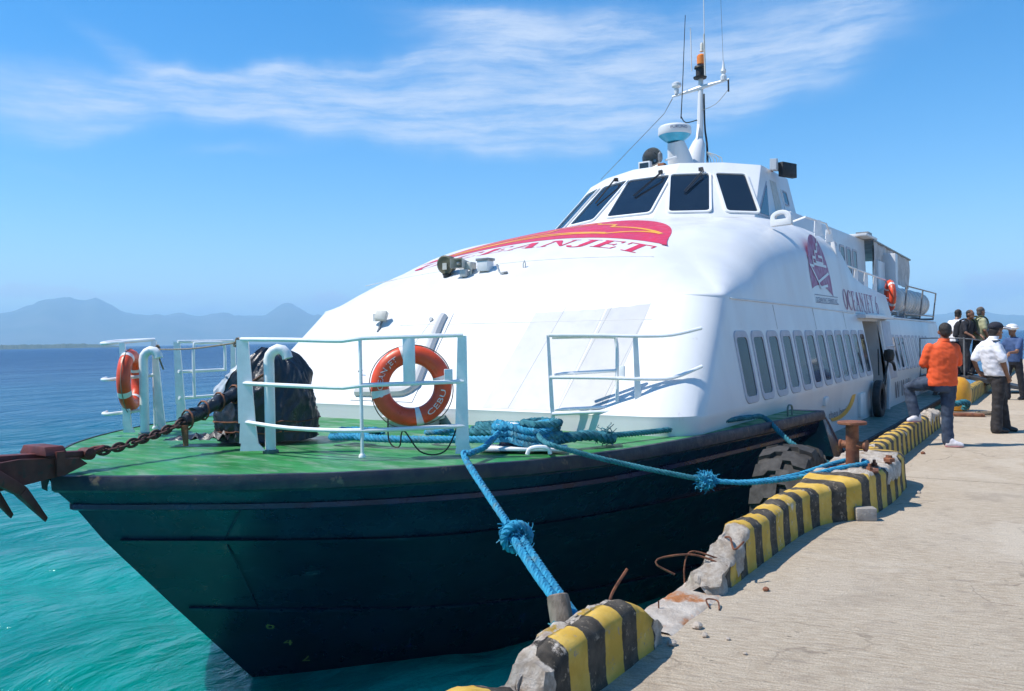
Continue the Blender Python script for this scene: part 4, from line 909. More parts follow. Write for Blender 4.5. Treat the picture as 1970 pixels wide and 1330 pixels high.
wrap_text('OCEAN FAST FERRIES INC.', .2, lambda u, v: son(12.52 + 1.40 * u, 2.065 + .10 * v, .006), 'lettering', M['ink'], None)
for z in (2.05, 2.165): fb(MB().prism([son(12.50, z, .004), son(13.95, z, .004), son(13.95, z + .008, .004), son(12.50, z + .008, .004)], (.003, 0, 0)), 'rule_line', M['ink'])
serif('OCEANJET 6', lambda u, v: son(14.35 + 2.95 * u, 1.985 - .035 * u + .34 * v, .006), 'letter', M['plum'], gap=.10)
serif('WWW.ocean', lambda u, v: V((XC + 3.428, 17.75 + 4.3 * u, .28 + .34 * v)), 'letter', M['greytext'], gap=.05)
wrap_text('then', .25, lambda u, v: V((XC + 3.428, 12.35 + .55 * u, .36 + .16 * v)), 'lettering', M['greytext'], None)
wrap_text('beri', .25, lambda u, v: V((XC + 3.428, 13.0 + .50 * u, .36 + .16 * v)), 'lettering', M['greytext'], None)
cres = [(12.9 + 1.30 * math.cos(RAD(a)), .70 + .40 * math.sin(RAD(a))) for a in np.linspace(-105, 12, 20)] + [(12.76 + 1.22 * math.cos(RAD(a)), .73 + .375 * math.sin(RAD(a))) for a in np.linspace(12, -105, 20)]
fb(MB().prism([V((XC + 3.425, y, z)) for y, z in cres], (.004, 0, 0)), 'gold_crescent', M['gold'])
fb(MB().prism([V((XC + 3.42, 14.35, .22)), V((XC + 3.42, 14.75, .22)), V((XC + 3.42, 14.75, .60)), V((XC + 3.42, 14.35, .60))], (.05, 0, 0)), 'vent_box', M['white_dirty'], bev=.01)
fb(MB().prism([V((XC + 3.42, 12.0, .58)), V((XC + 3.42, 12.2, .58)), V((XC + 3.42, 12.2, .70)), V((XC + 3.42, 12.0, .70))], (.05, 0, 0)), 'vent_box', M['white_dirty'], bev=.008)
# radar maker's name and draft marks
CAM_SCALE, CAM_DZ = 1.08, -.128
wrap_text('FURUNO', .12, lambda u, v: V((XC - .10 + .328 * math.sin(RAD(8 + 62 * u)), 15.35 - .328 * math.cos(RAD(8 + 62 * u)), 5.615 + .075 * v)), 'lettering', M['ink'], dm_)
CAM_SCALE, CAM_DZ = 1.0, 0.0; HXC = -6.8
for s_, k in (('6', .28), ('4', .52), ('2', .76)):
    a = np.array(rows[4][5]) * (1 - k) + np.array(rows[5][5]) * k
    wrap_text(s_, .2, lambda u, v: V((HXC + a[0] + .01 + .07 * u, a[1] - .03 + .07 * u * .8, a[2] + .10 * v)), 'draft_mark', M['draft'], None)

# ---------------- foredeck rails, vents and fittings (parts of the ferry)
CAM_SCALE, CAM_DZ = 1.056, -.0336      # foredeck gear scaled out from the camera's position in plan
dz = lambda y: (z_deck(y * CAM_SCALE) + .016 - CAM_DZ) / CAM_SCALE
R3 = lambda z: [(-6.02, 4.68, z), (-5.45, 4.70, z - .012), (-4.95, 4.84, z - .03), (-4.80, 4.90, z - .012), (-4.45, 5.2, z - .005), (-4.18, 5.47, z)]
rl = railing('railing', [spline(R3(1.585), 24), spline(R3(1.20), 24), spline([(-5.98, 4.68, .86), (-5.4, 4.70, .83), (-4.80, 4.90, .82), (-4.18, 5.47, .83)], 20)],
             [((-5.95, 4.68, .61), (-6.0, 4.69, 1.58), .15), ((-4.80, 4.90, .60), (-4.80, 4.90, 1.57), .015), ((-4.20, 5.45, .60), (-4.18, 5.47, 1.58), .11)])
fb(MB().box((-4.50, 5.155, 1.39), (.10, .022, .38), Matrix.Rotation(RAD(42), 3, 'Z')), 'ring_bracket', M['rail'], rl, bev=.004)
fb(MB().box((-4.27, 5.38, 1.245), (.07, .02, .12), Matrix.Rotation(RAD(42), 3, 'Z')), 'ring_bracket', M['rail'], rl, bev=.004)
R4 = lambda z, e: [(-4.46, 7.30, z), (-4.0, 7.52, z - .01), (-3.64, 7.68, z - .025), (-3.35, 7.86, z - .02), (-3.12, 8.10, z + e)]
r2 = railing('railing', [spline(R4(1.575, .045), 20), spline(R4(1.14, .09), 20), [(-4.44, 7.30, .76), (-3.64, 7.68, .80)]],
             [((-4.44, 7.32, .58), (-4.47, 7.30, 1.575), .045), ((-3.64, 7.69, .575), (-3.66, 7.68, 1.56), .07)])
fb(MB().tube(spline([(-4.46, 7.36, 1.555), (-3.95, 7.60, 1.55), (-3.86, 7.64, 1.50), (-3.86, 7.64, 1.0), (-3.86, 7.64, .80)], 20), .02, 8), 'gate_frame', M['rail'], r2)
fb(MB().tube([(-4.44, 7.36, 1.17), (-3.86, 7.64, 1.20)], .018, 7), 'gate_frame', M['rail'], r2)
fb(MB().tube([(-4.44, 7.36, .80), (-3.86, 7.64, .83)], .018, 7), 'gate_frame', M['rail'], r2)
fb(MB().box((-3.80, 7.64, 1.18), (.06, .03, .14)), 'gate_latch', M['rail'], r2, bev=.005)
U = lambda z, o=0: spline([(-8.34, 5.33, z + .01), (-8.48, 5.10, z - .01), (-8.58, 4.93, z - .025), (-8.70, 4.95, z - .02), (-8.72, 5.15, z), (-8.55, 5.48, z + .01)], 24)
railing('railing', [U(1.60), U(1.21)[:14], U(.84)[2:14]], [((-8.44, 5.06, .61), (-8.46, 5.04, 1.58), .085), ((-8.28, 5.36, .61), (-8.33, 5.33, 1.60), .085), ((-8.62, 5.5, .6), (-8.62, 5.5, 1.6), .016)])
railing('railing', [[(-8.93, 6.02, 1.585), (-8.93, 6.82, 1.585)], [(-8.93, 6.02, 1.22), (-8.93, 6.7, 1.22)], [(-8.93, 6.02, .90), (-8.93, 6.82, .90)], spline([(-8.88, 6.20, .90), (-8.88, 6.20, 1.50), (-8.88, 6.25, 1.56), (-8.88, 6.60, 1.56), (-8.88, 6.65, 1.5), (-8.88, 6.65, 1.22)], 20)],
        [((-8.93, 6.05, .58), (-8.95, 6.03, 1.585), .11), ((-8.93, 6.82, .58), (-8.93, 6.82, 1.585), .08)])
fb(MB().tube(spline([(-8.33, 5.33, 1.50), (-7.2, 5.0, 1.505), (-6.05, 4.70, 1.56)], 12), .008, 5), 'rope_barrier', M['rope_tan'])
for p_ in ((-8.28, 5.32, 1.5), (-6.10, 4.69, 1.55)):
    mb = MB(); rr_ = random.Random(2)
    for k in range(6): mb.tube(spline([V(p_) + V((rr_.uniform(-.03, .03), rr_.uniform(-.03, .03), rr_.uniform(-.03, .05))) for _ in range(4)], 8), .010, 4)
    mb.tube(spline([V(p_), V(p_) + V((.03, .02, -.12)), V(p_) + V((.06, .04, -.22))], 6), .011, 4); fb(mb, 'lashing', M['rope_tan'])
for (x, y, s_) in ((-8.29, 5.17, 1), (-5.84, 4.83, 1)):   # goose-neck vents
    pts = [(x, y, dz(y) - .03), (x, y, 1.30), (x, y, 1.40), (x + .02 * s_, y + .01, 1.46), (x + .07 * s_, y + .045, 1.495), (x + .12 * s_, y + .08, 1.47), (x + .14 * s_, y + .09, 1.41)]
    vp = fb(MB().tube(spline(pts, 26), .046, 12), 'gooseneck_vent', M['rail']); fb(MB().lathe([(.07, 0), (.07, .05), (.055, .06)], (x, y, dz(y) - .02), n=14), 'vent_collar', M['deck2'], vp)
# half-round pipe fairing on the cabin front
CAM_SCALE, CAM_DZ = 1.12, -.192
dl = lambda p: p[0] - XC
pp = [front(-.23, 1.88, .02), front(-.20, 1.74, .03), front(.0, 1.15, .03), front(.02, 1.06, .03), front(-.06, 1.00, .03), front(-.22, .985, .03), front(-.80, .975, .02)]
fb(MB().tube(spline(pp, 40), .062, 10), 'pipe_fairing', M['panel'])
fb(MB().prism([front(-.12, 1.93, .004), front(-.34, 1.93, .004), front(-.14, 1.10, .004), front(-.86, 1.06, .004), front(-.86, .90, .004), front(.12, .90, .004)], (0, -.006, .002)), 'fairing_plate', M['white'])
# round ventilator lid on the deck before the cabin
CAM_SCALE, CAM_DZ = 1.03, -.018
vl = fb(MB().lathe([(.30, 0), (.30, .07), (.36, .09), (.37, .13), (.33, .15), (.30, .155), (.29, .15), (.02, .15)], (-6.42, 7.42, .56), n=32), 'deck_hatch', M['panel'])
for k in range(2): fb(MB().box((-6.50 + .16 * k, 7.36 + .05 * k, .714), (.13, .035, .012)), 'hatch_grip', M['black'], vl)
fb(MB().lathe([(.17, .152), (.18, .157), (.19, .152)], (-6.42, 7.42, .56), n=28), 'hatch_ring', M['steel'], vl)
# lamps and horns on the dome
CAM_SCALE, CAM_DZ = 1.12, -.192
def dsurf(x, y, o=0): return dome(x - XC, y, o)
b_ = dsurf(-7.03, 8.88); up_ = V((0, -.55, .83)); ax_ = V((.12, -.98, -.15)).normalized()
c_ = b_ + V((0, -.05, .15)); sl = fb(MB().lathe([(.06, -.16), (.11, -.14), (.125, -.02), (.13, .0), (.115, .01), (.10, .005)], c_, ax_, 22), 'searchlight', M['lamp'])
fb(MB().lathe([(.0, .0), (.10, .004)], c_, ax_, 20), 'lens', M['glass'], sl); fb(MB().box(c_ + ax_ * .012 + V((0, 0, -.02)), (.07, .01, .09)), 'reflector', M['cream'], sl)
fb(MB().tube([b_ + V((-.08, 0, .10)), b_ + V((-.06, -.02, .02)), b_ + V((.06, -.02, .02)), b_ + V((.08, 0, .10))], .012, 6), 'yoke', M['black'], sl); fb(MB().lathe([(.06, -.02), (.06, .02)], b_, n=12), 'foot', M['black'], sl)
b_ = dsurf(-6.70, 8.84); hs_ = MB(); 
def rectring(c, w_, h_): return [c + V((a * w_, 0, b * h_)) for a, b in ((-1, -1), (1, -1), (1, 1), (-1, 1))]
rgs = [rectring(b_ + V((-.06, -.12, .165)), .10, .065), rectring(b_ + V((-.05, .0, .155)), .07, .05), rectring(b_ + V((.02, .14, .13)), .04, .035)]
hs_.add([p for r_ in rgs for p in r_], [(k * 4 + i, k * 4 + (i + 1) % 4, k * 4 + 4 + (i + 1) % 4, k * 4 + 4 + i) for k in range(2) for i in range(4)] + [(8, 9, 10, 11)])
lsp = fb(hs_, 'loudspeaker', M['cream'], smooth=False); fb(MB().lathe([(.0, 0), (.02, .02), (.025, .06)], b_ + V((-.06, -.10, .165)), (0, 1, 0), 10), 'driver', M['panel'], lsp)
fb(MB().box(b_ + V((.05, .05, .13)), (.12, .14, .10)), 'driver_case', M['cream'], lsp, bev=.02); fb(MB().box(b_ + V((.02, -.05, .03)), (.10, .07, .10)), 'stand', M['panel'], lsp, bev=.01)
fb(MB().tube([b_ + V((.09, 0, .01)), b_ + V((.11, 0, .10))], .014, 6), 'bracket', M['cream'], lsp)
b_ = dsurf(-6.42, 8.92); bx = fb(MB().box(b_ + V((0, 0, .06)), (.17, .15, .14)), 'lamp_box', M['white'], bev=.008); fb(MB().box(b_ + V((0, 0, .145)), (.20, .17, .035)), 'lid', M['steel'], bx, bev=.006)
b_ = dsurf(-6.06, 8.80); fb(MB().tube([b_ + V((-.09, 0, .13)), b_ + V((-.05, 0, .03)), b_ + V((0, -.01, .01)), b_ + V((.06, 0, .012))], .014, 6), 'broken_bracket', M['panel'])
fb(MB().tube([b_ + V((-.01, 0, .01)), b_ + V((.07, 0, .015))], .02, 6), 'bracket_foot', M['steel'])
b_ = dsurf(-5.82, 8.92); fb(MB().tube([b_ + V((0, 0, 0)), b_ + V((0, 0, .05)), b_ + V((.02, 0, .09)), b_ + V((.035, 0, .05)), b_ + V((.03, 0, 0))], .008, 5), 'eye_hook', M['panel'])
c_ = front(-1.22, 1.86, .10); f2 = fb(MB().box(c_, (.15, .08, .13), Matrix.Rotation(RAD(-25), 3, 'X') @ Matrix.Rotation(RAD(18), 3, 'Z')), 'deck_floodlight', M['cream'], bev=.008)
fb(MB().box(c_ + V((-.10, .0, -.02)), (.09, .05, .10), Matrix.Rotation(RAD(-25), 3, 'Z')), 'cowl', M['panel'], f2); fb(MB().tube([c_ + V((.0, .02, -.06)), front(-1.22, 1.72, 0)], .014, 5), 'arm', M['steel'], f2)
fb(MB().lathe([(.02, 0), (.03, .01), (.028, .03), (.016, .03)], front(-.42, 1.86, 0), (0, -.95, .3), 10), 'eye_plate', M['panel'])
fb(MB().tube([front(-1.0, 1.2, 0), front(-1.0, 1.2, .05), front(-.92, 1.2, .06)], .008, 5), 'small_hook', M['steel'])
CAM_SCALE, CAM_DZ = 1.056, -.0336
fb(MB().tube(spline([(XC + 3.5, 10.02, .56), (XC + 3.5, 10.02, .66), (XC + 3.5, 10.10, .69), (XC + 3.5, 10.2, .66), (XC + 3.5, 10.2, .56)], 14), .012, 6), 'deck_eye', M['deck2'])
# mooring bitts with white caps, fairleads
def bitt(x, y):
    b = fb(MB().lathe([(.075, 0), (.075, .17), (.085, .19)], (x, y, dz(y)), n=16), 'bitt', M['navy']); fb(MB().lathe([(.10, .19), (.125, .20), (.125, .22), (.09, .235)], (x, y, dz(y)), n=18), 'bitt_cap', M['rail'], b); return b
bitt(-4.10, 5.98); bitt(-3.82, 6.10)
fb(MB().box((-3.92, 5.95, .605), (.75, .26, .025), Matrix.Rotation(RAD(24), 3, 'Z')), 'bitt_plate', M['rail'], bev=.004)
fb(MB().tube(spline([(-3.68, 5.65, .60), (-3.66, 5.66, .645), (-3.60, 5.70, .66), (-3.54, 5.75, .645), (-3.53, 5.76, .60)], 14), .018, 8), 'fairlead', M['rail'])

# ================================================================== loose gear: each thing top-level
def rope_mesh(path, R_=.03, pitch=.11, seg=5, steps=8, mb=None):
    """three-strand laid rope"""
    L_ = plen(path); n = max(6, int(L_ / pitch * steps)); P_ = spline(path, n); mb = mb or MB()
    nrm = None; fr = []
    for i in range(n):
        t = (P_[min(i + 1, n - 1)] - P_[max(i - 1, 0)]).normalized()
        if nrm is None: nrm = (V((0, 0, 1)) - t * t.z); nrm = nrm.normalized() if nrm.length > .01 else t.orthogonal().normalized()
        nrm = (nrm - t * nrm.dot(t)).normalized(); fr.append((nrm.copy(), t.cross(nrm)))
    for k in range(3):
        pts = [P_[i] + (fr[i][0] * math.cos(2 * math.pi * (i / steps + k / 3)) + fr[i][1] * math.sin(2 * math.pi * (i / steps + k / 3))) * R_ * .50 for i in range(n)]
        mb.tube(pts, R_ * .56, seg)
    return mb
def fray(c, n, size, r, seed, mb=None, dirn=None):
    mb = mb or MB(); rr = random.Random(seed); c = V(c)
    for _ in range(n):
        d = V((rr.gauss(0, 1), rr.gauss(0, 1), rr.gauss(0, 1))).normalized(); p = c + d * size * rr.uniform(.25, .55); pts = [p]
        t = d.cross(V((rr.gauss(0, 1), rr.gauss(0, 1), rr.gauss(0, 1)))).normalized()
        for q_ in range(4):
            t = (t + V((rr.gauss(0, .5), rr.gauss(0, .5), rr.gauss(0, .5))) + (c - p).normalized() * .45 + d * .12).normalized(); p = p + t * size * .22; pts.append(p)
        mb.tube(spline(pts, 8), r, 3, cap=False)
    return mb
# bow mooring rope
CAM_SCALE, CAM_DZ = 1.0, 0.0
D = lambda x, y, z: V((x * 1.056, y * 1.056, z * 1.056 - .0336))  # rope points on deck scaled outward from the camera like the foredeck gear
mr = thing('mooring_rope', 'taut blue rope running steeply from the bow rail down to the broken kerb', 'rope', (-3.0, 4.5, 0), 'blue mooring ropes')
r_a = D(-3.87, 5.07, .625); r_b = V((-2.19, 3.80, .10))
kp = r_a.lerp(r_b, .56) + V((0, 0, -.02))
rope_mesh([D(-4.10, 5.86, .74), D(-4.0, 5.5, .66), D(-3.93, 5.22, .65), r_a, kp], .028, .10).build('rope', M['rope'], mr)
tt = (r_b - kp).normalized(); sd_ = tt.cross(ZU).normalized() * .026
for s_ in (-1, 1): rope_mesh([kp + sd_ * s_, kp.lerp(r_b, .5) + sd_ * s_ + V((0, 0, -.015)), r_b + sd_ * s_ * .6], .029, .095).build('rope', M['rope'], mr)
mb = MB(); ua = tt.orthogonal().normalized(); ub = tt.cross(ua)
for k in range(3): rope_mesh([kp + tt * (.03 * k - .03) + (ua * math.cos(a) + ub * math.sin(a)) * (.062 + .012 * k) for a in [2 * math.pi * i / 12 for i in range(13)]], .03, .09, mb=mb)
mb.build('knot', M['rope'], mr); fray(kp, 520, .125, .004, 11).build('frayed_end', M['rope'], mr)
fray(kp + tt * .18, 30, .07, .003, 12).build('frayed_end', M['rope'], mr)
mb = MB()
for k in range(2): rope_mesh([V((-2.17, 3.73, .05 + .05 * k)) + V((math.cos(a), math.sin(a), .1 * math.cos(a))) * .085 for a in [2 * math.pi * i / 12 for i in range(13)]], .03, .09, mb=mb)
mb.build('loop', M['rope_teal'], mr); fray((-2.28, 3.82, .02), 60, .13, .004, 13).build('frayed_end', M['rope_teal'], mr)
lp_ = thing('timber_post', 'short round timber post leaning over the water behind the near kerb block', 'post', (-2.14, 3.68, -.2))
MB().lathe([(.062, 0), (.062, .42), (.058, .455), (.045, .462)], (-2.13, 3.66, -.19), V((-.17, .13, .46)), 18).build('shaft', M['wood'], lp_)
# long mooring rope to the rusty bollard
mr2 = thing('mooring_rope', 'long sagging blue rope from the foredeck bitts to the rusty bollard', 'rope', (-2.6, 6.8, 0), 'blue mooring ropes')
k2 = V((-2.66, 6.95, .325))
rope_mesh([D(-3.80, 6.0, .74), D(-3.62, 5.8, .70), D(-3.45, 5.78, .655), V((-3.22, 6.50, .49)), k2], .024, .09).build('rope', M['rope_teal'], mr2)
b2 = V((-1.67, 8.06, .405))
for s_ in (-1, 1):
    o = V((.045, -.04, 0)) * s_
    path = [k2, V((-2.35, 7.2, .295)) + o * .3, V((-2.05, 7.58, .315)) + o * .7, V((-1.80, 7.92, .375)) + o * 1.5, b2 + V((.10 * s_ + .02, -.04 * s_ + .02, .0)), b2 + V((.04 * s_ + .03, .10, .005))]
    rope_mesh(path, .023, .09).build('rope', M['rope'], mr2)
fray(k2, 460, .115, .004, 21).build('frayed_end', M['rope'], mr2); mb = MB()
for k in range(2): rope_mesh([k2 + V((.02 * k, .03 * k, 0)) + V((0.6 * math.cos(a), -.5 * math.cos(a), math.sin(a))) * .055 for a in [2 * math.pi * i / 10 for i in range(11)]], .026, .09, mb=mb)
mb.build('knot', M['rope'], mr2)
mr3 = thing('mooring_rope', 'dark teal rope along the port deck edge, dropping behind the big tyre', 'rope', (-3.0, 8.5, 0), 'blue mooring ropes')
rope_mesh([D(-3.74, 6.12, .72), D(-3.60, 6.45, .66), D(-3.30, 7.4, .63), D(-3.08, 8.4, .63), D(-2.95, 9.1, .625), D(-2.86, 9.35, .59), (-2.62, 9.6, .33), (-2.3, 9.9, .10), (-2.0, 10.0, .06)], .03, .12).build('rope', M['rope_teal'], mr3)
# coils and piles of rope on the foredeck
CAM_SCALE, CAM_DZ = 1.056, -.0336
def pile(label, cx_, cy_, R0, turns, m, seed, flat=.5, rr=.034, z0=None):
    r = random.Random(seed); pts = []; z0 = z0 if z0 is not None else dz(cy_) + rr * .6
    for i in range(int(turns * 12)):
        a = 2 * math.pi * i / 12; k = i / (turns * 12); Rk = R0 * (1 - .45 * k * r.uniform(.8, 1.2)) * r.uniform(.92, 1.08)
        p = RH * math.cos(a) * Rk + F0 * math.sin(a) * Rk * flat; pts.append(V((cx_ + p.x, cy_ + p.y, z0 + k * turns * rr * .75 + r.uniform(0, .012))))
    o = rope_mesh(pts, rr, .13, 4, 7).build('rope_coil', m); return tag(o, label, 'rope', 'coiled ropes on the foredeck')
pile('faded teal rope coiled in a heap at the foot of the cabin front', -4.72, 6.85, .42, 4.2, M['rope_teal'], 3)
pile('small bright blue coil beside the tarpaulin-covered windlass', -6.15, 6.2, .30, 1.7, M['rope'], 4, .35)
o = MB()
for k in range(3): rope_mesh([V((-4.10, 5.98, .68 + .05 * k)) + V((math.cos(a), math.sin(a), 0)) * .115 for a in [2 * math.pi * i / 12 for i in range(13)]], .03, .1, 4, 7, mb=o)
for k in range(3): rope_mesh([V((-3.96, 6.04, .67 + .055 * k)) + V((math.cos(a) * .27, math.sin(a) * .15, .03 * math.sin(2 * a))) for a in [2 * math.pi * i / 16 for i in range(17)]], .034, .1, 4, 7, mb=o)
tag(o.build('rope_coil', M['rope']), 'bright blue rope wound round the white-capped bitts', 'rope', 'coiled ropes on the foredeck')
o = MB()
for k in range(4): rope_mesh([V((-3.82, 6.10, .66 + .05 * k)) + V((math.cos(a), math.sin(a) * .9, .02 * math.cos(3 * a))) * (.14 + .02 * (k % 2)) for a in [2 * math.pi * i / 14 for i in range(15)]], .036, .1, 4, 7, mb=o)
rope_mesh([(-3.72, 6.2, .66), (-3.55, 6.42, .68), (-3.42, 6.6, .64), (-3.48, 6.75, .63)], .05, .14, mb=o); fray((-3.46, 6.6, .66), 80, .13, .004, 8, mb=o)
tag(o.build('rope_coil', M['rope_teal']), 'dark teal knotted rope bundle right of the white-capped bitts', 'rope', 'coiled ropes on the foredeck')
dk = thing('deck_rope', 'bright blue doubled rope lying across the green deck behind the rail', 'rope', (-5.2, 5.8, .6), 'coiled ropes on the foredeck')
for k in range(2): rope_mesh([(-5.75 + .02 * k, 5.55 + .1 * k, .66), (-5.2, 5.52 + .08 * k, .66), (-4.75, 5.66 + .08 * k, .66), (-4.45, 5.80 + .07 * k, .66), (-4.15, 5.9 + .06 * k, .67)], .030, .10).build('rope', M['rope'], dk)
rope_mesh([V((-4.85, 6.0, .66)) + RH * math.cos(a) * .14 + F0 * math.sin(a) * .10 + V((0, 0, .01 * a)) for a in [.4 + 5.2 * i / 12 for i in range(13)]], .03, .1).build('bight', M['rope'], dk)
rope_mesh([V((-5.60, 5.55, .66)) + RH * math.cos(a) * .17 + F0 * math.sin(a) * .09 for a in [2 * math.pi * i / 14 for i in range(15)]], .03, .1).build('bight', M['rope'], dk)

# life rings
def life_ring(label, c, ax, rot=0.0, text=(), R_=.262, r_=.076, tilt=None):
    ax = V(ax).normalized(); e1 = ZU.cross(ax).normalized(); e2 = ax.cross(e1); c = V(c)
    t_ = thing('life_ring', label, 'life ring', c - ZU * (R_ + r_), 'orange life rings on the ferry')
    P = lambda a, rr, o: c + (e1 * math.cos(a) + e2 * math.sin(a)) * rr + ax * o
    S = lambda a, b, k=1.0: P(a, R_ + r_ * k * math.cos(b), r_ * k * .92 * math.sin(b))
    MB().grid(lambda i, j: S(2 * math.pi * i / 64, 2 * math.pi * j / 18), 65, 18, wrap=True).build('body', M['orange'], t_)
    for k in range(4):
        a0 = RAD(10 + rot + 90 * k); MB().grid(lambda i, j: S(a0 - .095 + .19 * i / 5, 2 * math.pi * j / 18, 1.03), 6, 18, wrap=True).build('band', M['tape'], t_)
        pts = [S(a0 + RAD(90) * i / 14, 0, 1.0) + (P(a0 + RAD(90) * i / 14, 1, 0) - c) * .018 * math.sin(math.pi * i / 14) - ZU * .012 * math.sin(math.pi * i / 14) for i in range(15)]
        MB().tube(pts, .005, 5).build('grab_line', M['rope_tan'], t_)
    if text:
        for s_, a0, a1, flip in text:
            vs, fs = text_mesh(s_, .1); w_ = max(v_.x for v_ in vs)
            mb = MB().add([S(RAD(a0 + (a1 - a0) * v_.x / w_), (-1 if flip else 1) * (math.pi / 2 + (.62 if a0 > a1 else -.62) * (.5 - v_.y / .075) * (1 if True else 1)) , 1.015) for v_ in vs], fs); mb.build('lettering', M['tape'], t_, smooth=False, fix=False)
    return t_
nin = V((-.676, .737, 0)); cen = V((-4.56, 5.25, 1.17))
near_ring = life_ring('orange life ring lashed upright inside the near bow rail', cen, -nin, rot=2, text=[('OCEAN JET', 200, 118, False), ('CEBU', -62, -8, False)])
MB().tube(spline([cen + V((-.26, .0, -.12)), cen + V((-.25, -.02, -.46)), cen + V((-.15, 0, -.52)), cen + V((-.10, 0, -.38)), cen + V((.05, .05, -.56)), cen + V((.22, .16, -.55)), cen + V((.32, .24, -.28))], 40), .007, 5).build('trailing_line', M['black'], near_ring)
vd = V((-.847, .531, 0)); pr = V((.531, .847, 0))
life_ring('orange life ring seen edge-on on the far starboard bow rail', (-8.52, 5.16, 1.17), pr * .97 - vd * .26, rot=18)
CAM_SCALE, CAM_DZ = 1.12, -.192
life_ring('weathered orange life ring hanging at the aft end of the name panel', (XC + 3.12, 19.25, 2.38), V((.93, .36, 0)), rot=30)

# windlass under black plastic
CAM_SCALE, CAM_DZ = 1.056, -.0336
wl = thing('covered_windlass', 'anchor windlass wrapped in wrinkled black plastic on the foredeck', 'windlass', (-6.40, 5.45, .62))
Lf = pch([0, .25, .45, .62, .78, .88], [-.56, -.60, -.58, -.46, -.24, -.08]); Rf = pch([0, .2, .4, .62, .78, .88], [.36, .37, .37, .32, .20, .02])
def tarp(u, a, gr=0.0):      # u 0 foot .. 1 top, a angle round
    h = .885 * u ** .85; l, r = Lf(h), Rf(h); cx_, hx_ = (l + r) / 2, (r - l) / 2; dp = .36 * max(.02, 1 - (h / .9) ** 3.2) ** .5
    ca, sa = math.cos(a), math.sin(a); k = (abs(ca) ** 2.2 + abs(sa) ** 2.2) ** (-1 / 2.2)
    p = V((-6.48, 5.44, .61)) + RH * (cx_ + hx_ * ca * k) + F0 * dp * sa * k + ZU * h
    cq = V((ca * 1.3, sa * 1.3, h)); ph = 2.4 * mnoise.noise(V((cq.x * 1.5, cq.y * 1.5, h * 2.2 + 4)))
    f1 = math.sin(a * 8 + ph * 2.2 + h * 5); f2 = math.sin(a * 17 - h * 9 + ph * 3.1)
    w_ = .05 * mnoise.noise(V((cq.x * 1.6, cq.y * 1.6, h * 3))) + .026 * (1 - abs(f1)) ** 2 * (1.15 - h) + .012 * (1 - abs(f2)) ** 2 + .012 * mnoise.noise(cq * 7)
    return p + (RH * ca + F0 * sa) * (w_ + gr) + ZU * w_ * .35
tp_ = MB().grid(lambda i, j: tarp(i / 63, 2 * math.pi * j / 150), 64, 150, wrap=True).build('tarpaulin', M['tarp'], wl, ang=80)
MB().grid(lambda i, j: tarp(.38 + .46 * i / 29, 2.25 + 1.75 * j / 41, .012 + .006 * math.sin(i * .9 + j)), 30, 42).build('grey_sheet', M['tarp_grey'], wl, ang=80)
for z_ in (.07, .16): MB().tube([tarp(z_, 2 * math.pi * j / 70, .008) for j in range(70)], .007, 5, closed=True).build('lashing', M['rust'], wl)
c0 = V((-6.62, 5.02, .64)); MB().grid(lambda i, j: c0 + RH * (-.62 + .62 * i / 14 + .02 * math.sin(j * 2)) + F0 * (-.10 + .30 * j / 9 - .02 * i / 14) + ZU * (.006 + abs(mnoise.noise(V((i * .5, j * .6, 2)))) * .12 * (.3 + i / 14)), 15, 10).build('tarp_tail', M['tarp'], wl, ang=60)
MB().prism([(-6.62, 5.12, 1.02), (-6.40, 5.16, 1.02), (-6.50, 5.13, .72)], (.02, -.02, 0)).build('gypsy_guard', M['rust'], wl)
MB().tube(spline([(-6.60, 5.10, 1.12), (-6.45, 5.10, 1.17), (-6.25, 5.12, 1.26)], 8), .012, 5).build('lashing', M['rust'], wl)
# chain
ch = thing('anchor_chain', 'rusty anchor chain from the bow roller up to the covered windlass, half wrapped in plastic', 'chain', (-6.4, 4.2, .62))
cp = spline([(-6.34, 3.52, .715), (-6.36, 3.82, .745), (-6.42, 4.3, .85), (-6.5, 4.75, 1.0), (-6.55, 5.15, 1.12)], 60); Lc = plen(cp); s_ = 0.0; acc = 0.0; i = 0
for k in range(18):
    tgt = .03 + k * .062
    acc = 0; 
    for j in range(59):
        d_ = (cp[j + 1] - cp[j]).length
        if acc + d_ >= tgt: break
        acc += d_
    c_ = cp[j]; t_ = (cp[j + 1] - cp[j]).normalized(); n_ = (ZU if k % 2 else t_.cross(ZU)); n_ = (n_ - t_ * n_.dot(t_)).normalized()
    MB().tube([c_ + t_ * .052 * math.cos(a) + n_ * .030 * math.sin(a) for a in [2 * math.pi * q_ / 14 for q_ in range(14)]], .0125, 6, closed=True).build('link', M['chain'], ch)
MB().tube([c + V((0, 0, .0)) + V((mnoise.noise(V((i * .9, 1, 1))), mnoise.noise(V((i * .9, 5, 1))), mnoise.noise(V((i * .9, 9, 1))))) * .035 for i, c in enumerate(cp[30:])], [.055 + .022 * abs(mnoise.noise(V((i * .7, 2, 2)))) for i in range(30)], 10).build('plastic_wrap', M['tarp'], ch, ang=60)
for q_ in (32, 39, 46, 52): MB().tube([cp[q_] + (V((math.cos(a), 0, math.sin(a)))) * .085 for a in [2 * math.pi * i / 10 for i in range(10)]], .010, 4, closed=True).build('lashing', M['rust'], ch)
MB().prism([cp[30] + V((.03, -.04, -.02)), cp[30] + V((.09, -.02, -.02)), cp[30] + V((.085, -.02, -.20)), cp[30] + V((.05, -.03, -.20))], (.01, .01, 0)).build('rag', M['rust'], ch)
